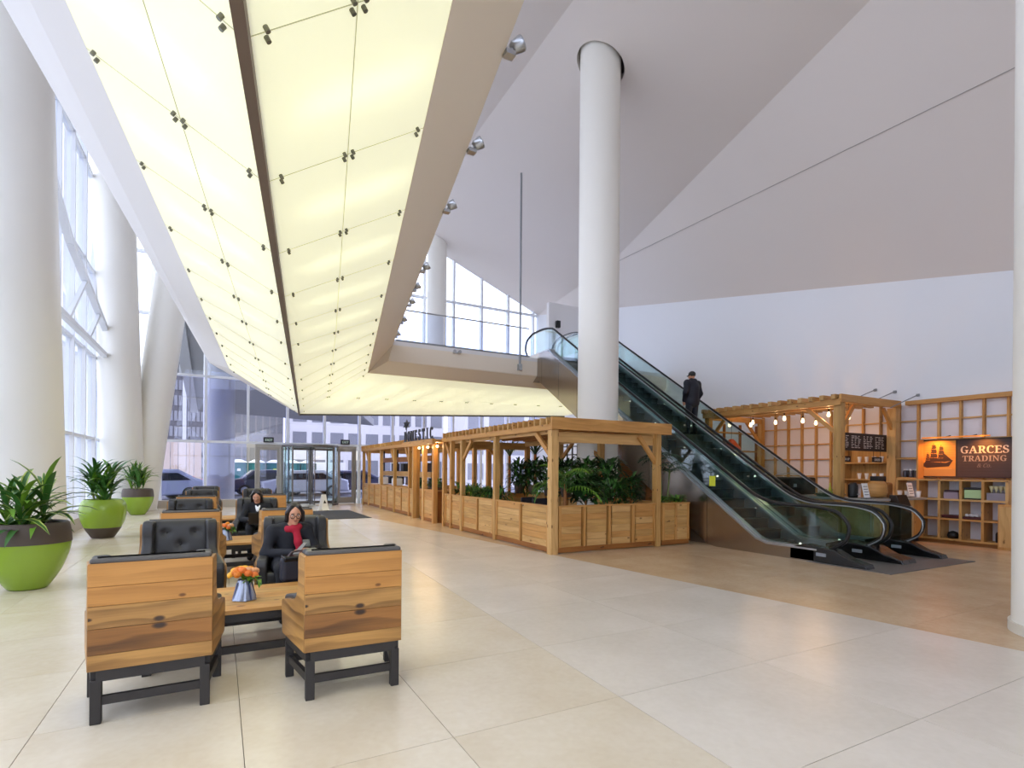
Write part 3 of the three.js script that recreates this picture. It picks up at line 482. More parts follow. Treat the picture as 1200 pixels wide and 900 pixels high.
  { const s = thing('plank_screen', 'brown plank screen closing the space under the escalator', 'screen'); for (let i = 0; i < 10; i++) { const z = -8.5 - i * 0.5; obj('plank', alongZ(() => 0, q => Math.min(2.6, underH(q) - 0.03), 9.55, 9.6, z - 0.003, z - 0.497), i % 2 ? M.pineDark : std(0x6b5644, 0.6), s); } }
  obj('end_panel', boxAB(9.3, 4.55, -16.3, 9.4, 5.5, -16.34), M.steel, e1);
  obj('centre_deck', alongZ(z => deckH(z) - 0.06, z => deckH(z) + 0.0, 10.55, 10.66, -5.9, -16.3), M.steel, e1);
  obj('caution_sticker', boxAB(9.408, 1.28, -8.34, 9.412, 1.5, -8.18), std(0xd6dc3c, 0.6), e1, 'small yellow sticker on the glass');
  tag(obj('floor_plate', boxAB(9.25, 0.001, -4.62, 12.05, 0.012, -6.0), std(0x77736e, 0.45, 0.4)), 'grey metal plate set in the floor at the escalator foot', 'floor plate');
}

// ================================================================ PLANTS
function leafGeo(len, wid, bend, rise = 0.5, n = 6, fold = 0.25, tip = 0.75) {
  const pos = [], idx = []; let y = 0, z = 0, a = rise; const dl = len / n;
  for (let i = 0; i <= n; i++) {
    const t = i / n, w = wid * Math.pow(Math.sin(Math.PI * Math.min(1, 0.08 + t * 0.92)), tip) * (i === n ? 0.05 : 1) / 2;
    pos.push(-w, y + w * fold, z, 0, y, z, w, y + w * fold, z);
    y += Math.sin(a) * dl; z += Math.cos(a) * dl; a -= bend / n;
  }
  for (let i = 0; i < n; i++) { const k = 3 * i; idx.push(k, k + 3, k + 1, k + 1, k + 3, k + 4, k + 1, k + 4, k + 2, k + 2, k + 4, k + 5); }
  const g = new THREE.BufferGeometry(); g.setAttribute('position', new THREE.Float32BufferAttribute(pos, 3)); g.setIndex(idx); g.computeVertexNormals(); return g;
}
// margins of a striped leaf: two thin strips beside the blade
function marginGeo(len, wid, bend, rise, n = 6, fold = 0.25) {
  const a = leafGeo(len, wid, bend, rise, n, fold), p = a.attributes.position, q = p.clone();
  const pos = [], idx = []; for (let i = 0; i <= n; i++) for (const s of [0, 2]) { const x = p.getX(3 * i + s), y = p.getY(3 * i + s), z = p.getZ(3 * i + s), cx = p.getX(3 * i + 1), cy = p.getY(3 * i + 1); pos.push(x * 1.04, y + 0.003, z, cx + (x - cx) * 0.62, cy + (y - cy) * 0.62 + 0.003, z); }
  for (let i = 0; i < n; i++) for (const s of [0, 2]) { const k = 4 * i + s; idx.push(k, k + 1, k + 4, k + 1, k + 5, k + 4); }
  const g = new THREE.BufferGeometry(); g.setAttribute('position', new THREE.Float32BufferAttribute(pos, 3)); g.setIndex(idx); g.computeVertexNormals(); return g;
}
function bigPlanter(label, x, z, s, inverted, striped) {
  const t = thing('potted_plant', label, 'plant', [x, 0, z]);
  const prof = inverted ? [[0, 0], [0.2, 0], [0.22, 0.02], [0.33, 0.2], [0.41, 0.4], [0.44, 0.6], [0.42, 0.76], [0.36, 0.86], [0.33, 0.84], [0.36, 0.72], [0, 0.7]] : [[0, 0], [0.2, 0], [0.22, 0.02], [0.34, 0.22], [0.425, 0.45], [0.455, 0.62], [0.44, 0.78], [0.415, 0.86], [0.38, 0.85], [0.39, 0.74], [0, 0.74]];
  const cut = inverted ? 0.24 : 0.6, yAt = f => { for (let i = 1; i < prof.length; i++) if (prof[i][1] >= f) { const [r0, y0] = prof[i - 1], [r1, y1] = prof[i]; return r0 + (r1 - r0) * (f - y0) / Math.max(1e-6, y1 - y0); } };
  const smooth = p => new THREE.SplineCurve(p.map(q => new THREE.Vector2(...q))).getPoints(40).map(v => [Math.max(0, v.x), v.y]);
  const below = smooth([...prof.filter(p => p[1] < cut && p[1] >= 0.02 && p[0] > 0.1), [yAt(cut), cut]]), up = prof.findIndex(p => p[1] > cut);
  const lower = obj('pot', lathe([[0, 0], [0.2, 0], ...below], 48), inverted ? M.potBrown : M.potGreen, t);
  obj('pot_band', lathe([...smooth([[yAt(cut) + 0.002, cut], ...prof.slice(up, prof.length - 1)]), [0, inverted ? 0.7 : 0.74]], 48), inverted ? M.potGreen : M.potBrown, lower, inverted ? 'glossy lime green upper part' : 'dark brown rim band');
  obj('soil', lathe([[0, 0.785], [0.3, 0.775], [0.385, 0.755]], 24).translate(0, inverted ? -0.04 : 0, 0), M.soil, t);
  const kinds = []; for (let k = 0; k < 7; k++) { const a = [rr(0.62, 0.92) * s, rr(0.07, 0.095) * s, rr(0.7, 1.9), rr(0.35, 1.2)]; kinds.push([leafGeo(...a), marginGeo(...a)]); }
  for (let c = 0; c < 5; c++) {
    const ang = c / 5 * 6.283 + rr(0, 0.6), rad = c ? 0.17 : 0, sx = Math.cos(ang) * rad, sz = Math.sin(ang) * rad, hh = 0.8 + rr(0.02, 0.28) * s;
    obj('stem', cyl(V(sx * 0.8, 0.72, sz * 0.8), V(sx * 1.2, hh, sz * 1.2), 0.025, 0.018, 8), std(0x7d8a4a, 0.6), t);
    for (let k = 0; k < 18; k++) {
      const [lg, mg] = kinds[Math.floor(rnd() * 7)], l = obj('leaf', lg, rnd() < 0.25 ? M.leafLight : M.leaf, t); l.geometry = lg;
      l.position.set(sx * 1.2, hh - 0.12 + k * 0.022, sz * 1.2); l.rotation.set(0, k * 2.4 + rr(-0.3, 0.3), 0, 'YXZ'); l.rotateX(-k * 0.03); const sc = rr(0.75, 1.1) * (1 - 0.018 * k); l.scale.setScalar(sc);
      if (striped && k % 2) { const m = obj('leaf_margin', mg, M.leafStripe, l); m.geometry = mg; }
    }
  }
  return t;
}
bigPlanter('largest green planter with brown rim band and long striped leaves', -2.2, -9.25, 1.15, false, true);
bigPlanter('glossy lime planter with brown foot and dark spiky leaves', -2.3, -15.1, 1.2, true, false);
bigPlanter('green planter with brown rim band beside the splayed columns', -2.4, -21.9, 1.15, false, true);

function shrub(parent, n, w, d, h, len, wid, name = 'foliage', mats = [M.leaf, M.leafDark, M.leafLight]) { // bushy leaves, too small to pick apart: joined per tone
  const per = mats.map(() => []);
  for (let i = 0; i < n; i++) { const y = Math.pow(rnd(), 0.7) * h, a = rnd() * 6.283, r = Math.sqrt(rnd()); const g = leafGeo(len * rr(0.6, 1.1), wid * rr(0.7, 1.1), rr(0.6, 2), rr(-0.2, 1.2), 3, 0.3); g.rotateY(a).translate(Math.cos(a) * r * w / 2 * 0.7, y, Math.sin(a) * r * d / 2 * 0.7); per[Math.floor(Math.pow(rnd(), 1.4) * mats.length)].push(g); }
  per.forEach((gs, k) => { if (gs.length) { const m = obj(name, gs, mats[k], parent); m.userData.kind = 'stuff'; } });
}
function frond(parent, base, yaw, len, rise, bend, mat, n = 16) { // a feathered palm leaf
  const gs = [], pts = []; let y = 0, z = 0, a = rise; for (let i = 0; i <= n; i++) { pts.push(V(0, y, z)); y += Math.sin(a) * len / n; z += Math.cos(a) * len / n; a -= bend / n; }
  gs.push(tube(pts, 0.008, 5, n));
  for (let i = 3; i < n; i++) for (const s of [-1, 1]) { const t = i / n, g = leafGeo(len * 0.36 * Math.sin(Math.PI * (0.15 + 0.8 * t)), 0.028, 1.2, 0.1, 3, 0.1); g.rotateY(s * (1.25 - 0.6 * t)).translate(pts[i].x, pts[i].y, pts[i].z); gs.push(g); }
  const m = obj('frond', gs, mat, parent); m.position.copy(base); m.rotation.y = yaw; return m;
}

// ================================================================ TIMBER PERGOLAS
const pines = [M.pine, M.pine2, M.pine3];
const pickPine = () => pines[Math.floor(rnd() * 3)];
function panelWall(parent, a, b, y0, y1, panels, boards, thick = 0.035) { // boarded half wall of framed panels from a to b
  const d = b.clone().sub(a), L = d.length(); d.normalize(); const nrm = V(-d.z, 0, d.x);
  const at = (s, y) => V(a.x + d.x * s, y, a.z + d.z * s);
  obj('kick_board', bar(at(0, y0 + 0.05), at(L, y0 + 0.05), thick * 0.8, 0.1), M.pineDark, parent);
  obj('top_rail', bar(at(0, y1 - 0.015), at(L, y1 - 0.015), 0.09, 0.03), M.pine2, parent);
  const pw = L / panels, sw = Math.min(0.09, pw * 0.15);
  for (let i = 0; i <= panels; i++) { const s = Math.max(sw / 2, Math.min(L - sw / 2, i * pw)); obj('stile', bar(at(s, y0 + 0.1), at(s, y1 - 0.03), sw, thick + 0.02, V(d.x, 0, d.z)).translate(0, 0, 0), M.pine2, parent); }
  for (let i = 0; i < panels; i++) { const s0 = i * pw + sw, s1 = (i + 1) * pw - sw, bh = (y1 - y0 - 0.13) / boards; for (let k = 0; k < boards; k++) { const y = y0 + 0.1 + bh * (k + 0.5); obj('plank', bar(at(s0 - 0.02, y), at(s1 + 0.02, y), thick, bh - 0.004), pickPine(), parent); } }
}
const post = (parent, x, z, h, w = 0.11, y0 = 0) => obj('post', boxAB(x - w / 2, y0, z - w / 2, x + w / 2, h, z + w / 2), pickPine(), parent);
const brace = (parent, a, b, w = 0.07) => obj('brace', bar(a, b, w * 0.8, w * 1.3), M.pine2, parent);
const pergolaGlow = std(0xffffff, 0.4, 0, { emissive: 0xffd9a0, emissiveIntensity: 3 });
{
  // ---- first pergola: dining enclosure beside the white column
  const X0 = 5.58, X1 = 8.2, Z0 = -8.68, Z1 = -14.2, p = thing('timber_pergola', 'pine dining pergola beside the escalator with planters and slatted roof', 'pergola');
  const side = [Z0, -11.08, -13.02, -13.75, Z1 - 0.1];
  post(p, X0, Z0, 2.5, 0.15); for (const z of side.slice(1)) post(p, X0, z, 2.4);
  for (const z of [Z0, -10.6, -12.4, Z1]) post(p, X1, z, 2.4, 0.13);
  for (const x of [6.45, 7.3]) post(p, x, Z1, 2.4);
  obj('side_beam', boxAB(X0 - 0.1, 2.36, Z0 + 0.12, X0 - 0.05, 2.47, Z1 - 0.1), M.pine2, p); obj('side_beam', boxAB(X0 + 0.05, 2.3, Z0, X0 + 0.1, 2.47, Z1), M.pine, p);
  obj('side_beam', boxAB(X1 - 0.1, 2.3, Z0, X1 - 0.05, 2.47, Z1), M.pine, p);
  obj('header_beam', boxAB(X0 - 0.13, 2.37, Z0 + 0.1, X1 + 0.28, 2.6, Z0 + 0.15), M.pine2, p); obj('header_beam', boxAB(X0, 2.14, Z0 - 0.1, X1, 2.34, Z0 - 0.05), M.pine, p); obj('header_beam', boxAB(X0, 2.2, Z1 - 0.02, X1, 2.4, Z1 + 0.03), M.pine3, p);
  obj('end_block', boxAB(X1 + 0.16, 2.37, Z0 + 0.1, X1 + 0.3, 2.56, Z0 - 0.02), M.pineDark, p);
  for (let z = Z0 - 0.02; z > Z1 - 0.1; z -= 0.225) obj('roof_slat', boxAB(X0 - 0.13, 2.47, z, X1 + 0.25, 2.6, z - 0.045), pickPine(), p);
  for (let x = X0 + 0.3; x < X1; x += 0.36) obj('roof_lath', boxAB(x, 2.44, Z0, x + 0.06, 2.47, Z1), M.pineDark, p);
  const y = 2.32; brace(p, V(X0, 1.85, Z0 - 0.04), V(X0, y, Z0 - 0.62)); brace(p, V(X0, 1.85, -13.02 + 0.04), V(X0, y, -13.02 + 0.55)); brace(p, V(X0, 1.85, -13.8), V(X0, y, -14.2)); brace(p, V(X1 - 0.02, 1.75, Z0), V(X1 - 0.5, y, Z0)); brace(p, V(X1, 1.85, -12.4), V(X1, y, -11.8)); brace(p, V(X1, 1.85, -10.6), V(X1, y, -11.2)); brace(p, V(7.3, 1.85, Z1), V(6.8, y, Z1));
  panelWall(p, V(X0, 0, -11.03), V(X0, 0, Z0 - 0.08), 0.02, 0.92, 2, 6); panelWall(p, V(X0, 0, -12.97), V(X0, 0, -11.13), 0.02, 0.92, 2, 6); panelWall(p, V(X0, 0, Z1), V(X0, 0, -13.07), 0.02, 0.92, 1, 6);
  panelWall(p, V(X0 + 0.08, 0, Z0 + 0.03), V(X1 - 0.07, 0, Z0 + 0.03), 0.02, 0.92, 4, 6);
  panelWall(p, V(X1, 0, Z0 - 0.1), V(X1, 0, Z1), 0.02, 0.95, 5, 5);
  panelWall(p, V(X0 + 0.4, 0, Z1), V(X1, 0, Z1), 0.02, 0.92, 3, 5);
  // trellis on the far side
  for (let i = 0; i <= 7; i++) obj('trellis_bar', boxAB(X1 + 0.05, 1.1, -10.7 - i * 0.24, X1 + 0.08, 2.3, -10.73 - i * 0.24), M.darkSteel, p);
  for (let i = 0; i <= 5; i++) obj('trellis_bar', boxAB(X1 + 0.05, 1.12 + i * 0.22, -10.7, X1 + 0.08, 1.145 + i * 0.22, -12.4), M.darkSteel, p);
  // planter troughs behind the walls
  const tr = thing('planter_trough', 'soil filled trough behind the front wall of the dining pergola', 'planter', [0, 0, 0]); obj('box', [boxAB(X0 + 0.1, 0.4, Z0 - 0.12, X1 - 0.09, 0.86, Z0 - 0.55)], M.pineDark, tr); obj('soil', boxAB(X0 + 0.13, 0.84, Z0 - 0.14, X1 - 0.12, 0.875, Z0 - 0.53), M.soil, tr);
  const pal = thing('palm_plant', 'feathery palm spreading round the corner post of the dining pergola', 'palm', [X0 + 0.5, 0.87, Z0 - 0.32]);
  obj('stem', [cyl(V(0, 0, 0), V(0, 0.45, 0), 0.04, 0.03, 8)], M.pineDark, pal); for (let i = 0; i < 15; i++) frond(pal, V(0, 0.3 + rr(0, 0.2), 0), i * 2.4, rr(0.75, 1.1), rr(0.5, 1.2), rr(1.3, 2.2), i % 4 ? M.leaf : M.leafLight);
  const bushes = [['dark broad leaved plant behind the front wall of the dining pergola', X0 + 1.0, 150, 0.7, 0.55, M.leafDark], ['bushy deep green plant beside the escalator end of the pergola trough', X0 + 1.75, 320, 0.95, 0.5, M.leaf], ['bushy plant against the end post of the dining pergola', X0 + 2.2, 240, 0.55, 0.62, M.leafDark]];
  for (const [lab, x, n, w, h, m] of bushes) { const b = thing('trough_shrub', lab, 'shrub', [x, 0.86, Z0 - 0.32]); obj('stem', cyl(V(0, 0, 0), V(0, h * 0.7, 0), 0.02, 0.01, 6), M.pineDark, b); shrub(b, n, w, 0.5, h, n < 200 ? 0.3 : 0.22, n < 200 ? 0.12 : 0.045, 'foliage', [m, M.leafDark, M.leaf]); }
  const sideTr = thing('planter_trough', 'trough of strap leaved plants along the aisle side of the dining pergola', 'planter', [0, 0, 0]); obj('box', boxAB(X0 + 0.08, 0.45, -11.2, X0 + 0.4, 0.88, -14.1), M.pineDark, sideTr); obj('soil', boxAB(X0 + 0.1, 0.87, -11.22, X0 + 0.38, 0.89, -14.08), M.soil, sideTr);
  for (let i = 0; i < 6; i++) { const b = thing('strap_plant', 'strap leaved green plant in the aisle trough of the dining pergola', 'plant', [X0 + 0.24, 0.87, -11.4 - i * 0.46], 0, 'strap leaved plants in the aisle trough'); shrub(b, 70, 0.4, 0.5, 0.22, 0.36, 0.045, 'foliage', [M.leaf, M.leafDark, M.leafLight]); }
  for (let i = 0; i < 6; i++) { const b = thing('hedge_plant', 'dark leafy plant along the column side of the dining pergola', 'plant', [X1 - 0.6, 0.95, -9.6 - i * 0.8], 0, 'leafy plants along the column side of the pergola'); obj('pot', lathe([[0, 0], [0.12, 0], [0.16, 0.25], [0.14, 0.25], [0, 0.22]], 20).translate(0, -0.02, 0), M.potBrown, b); shrub(b, 260, 0.5, 0.85, 0.85, 0.34, 0.07, 'foliage', [M.leafDark, M.leaf]); }
  // extra planter box past the end post
  const pb = thing('planter_box', 'square pine planter box between the dining pergola and the escalator', 'planter', [0, 0, 0]); panelWall(pb, V(X1 + 0.1, 0, Z0 + 0.06), V(9.08, 0, Z0 + 0.06), 0.02, 0.92, 2, 6); panelWall(pb, V(9.05, 0, Z0 + 0.05), V(9.05, 0, Z0 - 0.6), 0.02, 0.92, 1, 6); obj('soil', boxAB(X1 + 0.1, 0.8, Z0 + 0.03, 9.03, 0.85, Z0 - 0.6), M.soil, pb);
  const bp = thing('bamboo_palm', 'tall slender palm rising from the square planter box', 'palm', [8.62, 0.85, Z0 - 0.2]); for (let i = 0; i < 4; i++) { const a = i * 1.6; obj('cane', cyl(V(Math.cos(a) * 0.08, 0, Math.sin(a) * 0.08), V(Math.cos(a) * 0.16, 0.75 + i * 0.12, Math.sin(a) * 0.16), 0.014, 0.01, 6), std(0x6f7f3e, 0.6), bp); for (let k = 0; k < 6; k++) frond(bp, V(Math.cos(a) * 0.16, 0.7 + i * 0.12, Math.sin(a) * 0.16), a + k * 1.05, rr(0.4, 0.6), rr(0.5, 1.1), 1.6, M.leafDark, 10); }
  for (const x of [8.4, 8.9]) { const b = thing('trailing_plant', 'small pale green plant trailing over the square planter box', 'plant', [x, 0.86, Z0 - 0.1], 0, 'trailing plants in the square planter box'); shrub(b, 90, 0.4, 0.3, 0.16, 0.16, 0.045, 'foliage', [M.leafLight, M.leaf]); }
  // a table and two chairs inside
  const tb = thing('dining_table', 'small dark dining table inside the pergola', 'table', [6.6, 0, -10.6]); obj('table_top', rbox(0.8, 0.04, 0.8, 0.01, 0, 0.73, 0), M.pineDark, tb); obj('pedestal', [cyl(V(0, 0.03, 0), V(0, 0.71, 0), 0.04), cyl(V(0, 0, 0), V(0, 0.03, 0), 0.28, 0.26, 24)], M.frameBlack, tb);
  const dc = thing('dining_chair', 'black woven dining chair inside the pergola', 'chair', [6.15, 0, -10.3], 0.3, 'black dining chairs inside the pergola');
  obj('seat', rbox(0.44, 0.05, 0.44, 0.02, 0, 0.45, 0), M.black, dc); obj('backrest', rbox(0.44, 0.42, 0.035, 0.015, 0, 0.78, -0.21), std(0x33303a, 0.7), dc); for (const sx of [-1, 1]) for (const sz of [-1, 1]) obj('leg', boxAB(sx * 0.19 - 0.016, 0, sz * 0.19 - 0.016, sx * 0.19 + 0.016, sz < 0 ? 0.6 : 0.43, sz * 0.19 + 0.016), M.black, dc);
  copy(dc, [6.12, 0, -9.75], 0.25);
}
{
  // ---- entrance between the pergolas with host stand and sign
  const X0 = 5.7, e = thing('entrance_arch', 'flat pine canopy between the two pergolas carrying the lettering', 'canopy');
  obj('canopy_board', [boxAB(5.3, 2.36, -14.35, 7.2, 2.41, -17.0)], M.pine2, e); obj('canopy_board', [boxAB(5.2, 2.3, -14.3, 5.3, 2.45, -17.1)], M.pine2, e);
  for (const [x, z] of [[5.6, -15.15], [5.65, -16.2], [5.6, -17.05], [7.1, -14.6], [7.1, -16.9]]) post(e, x, z, 2.36, 0.13);
  const hs = thing('host_stand', 'boxy pine host stand under the entrance canopy', 'stand', [0, 0, 0]); obj('body', boxAB(5.62, 0, -15.2, 6.3, 0.93, -15.26), M.pineDark, hs);
  panelWall(hs, V(5.64, 0, -16.5), V(5.64, 0, -15.2), 0.01, 0.95, 1, 6); obj('top', boxAB(5.6, 0.95, -15.15, 6.3, 0.98, -16.5), M.pine2, hs);
  const pl = thing('host_stand_plant', 'leafy green plants on the host stand', 'plant', [5.85, 0.98, -15.6]); shrub(pl, 110, 0.35, 1.0, 0.25, 0.3, 0.05, 'foliage', [M.leaf, M.leafDark]); obj('tray', rbox(0.3, 0.06, 0.8, 0.01, 0, 0.03, 0), M.potBrown, pl);
  const mc = thing('menu_card', 'white menu card leaning on the host stand', 'menu', [5.68, 0.98, -16.35]); obj('card', boxAB(-0.01, 0, -0.14, 0.0, 0.3, 0.14).rotateZ(-0.25), M.white, mc); obj('support', boxAB(0.02, 0, -0.05, 0.1, 0.02, 0.05), M.black, mc);
  const font = await new FontLoader().loadAsync('fonts/droid/droid_serif_bold.typeface.json');
  const sg = thing('lettered_sign', 'dark free standing letters with a leaf emblem on the pergola entrance canopy', 'sign', [5.26, 2.45, -15.7], -Math.PI / 2);
  const word = 'DOMESTIC'; const W = 2.75, lw = W / word.length;
  [...word].forEach((ch, i) => { const g = new TextGeometry(ch, { font, size: 0.32, depth: 0.03, curveSegments: 4 }); g.computeBoundingBox(); const bb = g.boundingBox; g.translate(-(bb.min.x + bb.max.x) / 2, 0, 0).scale(0.85, 1, 1).translate(-W / 2 + lw * (i + 0.5), 0.02, 0); obj('letter', g, std(0x24242c, 0.5), sg); });
  obj('emblem', [0, 1, 2, 3, 4, 5].map(k => { const a = k * 1.047 + 0.4; return extrude([[0, 0], [0.05, 0.06], [0.17, 0], [0.05, -0.06]], 0.02).rotateZ(a).scale(2.2, 1, 1).translate(-W / 2 + 0.25, 0.56, 0); }), std(0x24242c, 0.5), sg);
  obj('emblem_stalk', boxAB(-W / 2 + 0.24, 0.3, 0, -W / 2 + 0.26, 0.5, 0.015), M.black, sg); obj('foot_rail', boxAB(-W / 2, -0.01, -0.01, W / 2, 0.02, 0.04), M.black, sg);
  for (const z of [-14.7, -15.5, -16.3]) { const b = thing('canopy_bulb', 'small glowing bulb under the entrance canopy', 'light', [5.5, 2.26, z], 0, 'bulbs under the entrance canopy'); obj('bulb', new THREE.SphereGeometry(0.045, 14, 10), pergolaGlow, b); obj('socket', cyl(V(0, 0.03, 0), V(0, 0.1, 0), 0.02), M.black, b); const l = new THREE.PointLight(0xffd9a0, BULB, 0, 2); l.position.set(5.5, 2.26, z); l.castShadow = true; scene.add(l); }
}
{
  // ---- second pergola, by the doors
  const X0 = 5.72, X1 = 8.3, Z0 = -17.1, Z1 = -24.6, p = thing('timber_pergola', 'pine bar pergola near the entrance doors with plank back shelves', 'pergola');
  for (const z of [Z0, -17.9, -19.7, -21.6, -23.6, Z1]) post(p, X0, z, 2.4); for (const z of [Z0, -19.6, -22.1, Z1]) post(p, X1, z, 2.4);
  obj('side_beam', boxAB(X0 - 0.1, 2.36, Z0 + 0.1, X0 - 0.05, 2.47, Z1 - 0.1), M.pine2, p); obj('side_beam', boxAB(X1 - 0.1, 2.3, Z0, X1 - 0.05, 2.47, Z1), M.pine, p); obj('header_beam', boxAB(X0, 2.3, Z0, X1, 2.47, Z0 - 0.05), M.pine, p); obj('header_beam', boxAB(X0, 2.3, Z1, X1, 2.47, Z1 + 0.05), M.pine, p);
  for (let z = Z0; z > Z1 - 0.1; z -= 0.225) obj('roof_slat', boxAB(X0 - 0.13, 2.47, z, X1 + 0.1, 2.6, z - 0.045), pickPine(), p);
  for (const z of [-17.9, -19.7, -23.6]) { brace(p, V(X0, 1.8, z - 0.04), V(X0, 2.33, z - 0.5)); }
  panelWall(p, V(X0, 0, -19.65), V(X0, 0, Z0 - 0.06), 0.02, 0.95, 3, 5); panelWall(p, V(X0, 0, -21.55), V(X0, 0, -19.75), 0.02, 0.95, 2, 5); panelWall(p, V(X0, 0, -23.55), V(X0, 0, -21.65), 0.02, 0.95, 2, 5); panelWall(p, V(X0, 0, Z1), V(X0, 0, -23.65), 0.02, 0.95, 1, 5);
  panelWall(p, V(X1, 0, Z0), V(X1, 0, Z1), 0.02, 0.95, 5, 4);
  for (const [y, m] of [[1.3, M.pine3], [1.88, M.pineDark]]) obj('shelf_plank', boxAB(6.5, y, -18.0, 6.55, y + 0.2, Z1 + 0.1), m, p);
  for (const z of [-18.05, -20.1, -22.3, -24.4]) obj('shelf_post', boxAB(6.56, 0, z, 6.62, 2.4, z - 0.06), M.frameBlack, p);
  for (let i = 0; i < 9; i++) { const w = 0.42, t = thing('dark_crate', 'dark crate standing behind the plank shelves of the bar pergola', 'crate', [6.75, i % 2 ? 1.5 : 0.95, -18.4 - i * 0.68], 0, 'dark crates in the bar pergola'); obj('box', rbox(0.24, 0.3, w, 0.01, 0, 0.15, 0), std([0x2c2b36, 0x4a4658, 0x252a33][i % 3], 0.6), t); obj('lid', rbox(0.25, 0.03, w + 0.01, 0.008, 0, 0.31, 0), M.frameBlack, t); }
  const pl = thing('aisle_plant', 'strap leaved plant at the corner of the bar pergola', 'plant', [X0 + 0.3, 0.95, -17.7]); shrub(pl, 110, 0.5, 0.9, 0.3, 0.36, 0.05, 'foliage', [M.leaf, M.leafDark]); obj('tray', rbox(0.25, 0.06, 0.8, 0.01, 0, 0.02, 0), M.potBrown, pl);
  const pot = thing('pergola_palm', 'spiky palm behind the roof of the dining pergola', 'palm', [9.2, 0, -17.2]); obj('pot', lathe([[0, 0], [0.25, 0], [0.32, 0.5], [0.28, 0.5], [0, 0.45]], 24), M.potBrown, pot); obj('trunk', cyl(V(0, 0.4, 0), V(0, 2.1, 0), 0.06, 0.05, 10), M.pineDark, pot); for (let i = 0; i < 16; i++) { const l = obj('leaf', leafGeo(rr(0.8, 1.1), 0.06, rr(0.3, 1.2), rr(0.5, 1.4), 6), M.leafDark, pot); l.position.set(0, 2.05, 0); l.rotation.y = i * 2.4; }
  const pot2 = copy(pot, [8.9, 0, -14.9], 1.0, 'spiky palm beside the entrance canopy of the pergolas');
  for (const [z, w, h, c, lab] of [[-18.6, 0.35, 0.3, 0x2b2b33, 'dark coffee machine on the bar pergola counter'], [-20.6, 0.5, 0.28, 0xdfe2e8, 'white display case on the bar pergola counter'], [-22.6, 0.5, 0.3, 0xe8e8ee, 'pale box on the bar pergola counter near the doors']]) { const b = thing('counter_item', lab, 'appliance', [X0 + 0.35, 0.95, z]); obj('body', rbox(0.3, h, w, 0.03, 0, h / 2, 0), std(c, 0.4), b); obj('lid', rbox(0.26, 0.03, w * 0.8, 0.01, 0, h + 0.012, 0), M.grey, b); }
  const ct = thing('bar_counter', 'pine bar counter inside the bar pergola', 'counter'); obj('top', boxAB(X0 + 0.06, 0.9, Z0 - 0.2, X0 + 0.7, 0.95, Z1 + 0.2), M.pine2, ct); obj('support', boxAB(X0 + 0.5, 0, Z0 - 0.4, X0 + 0.58, 0.9, Z1 + 0.4), M.pineDark, ct);
}

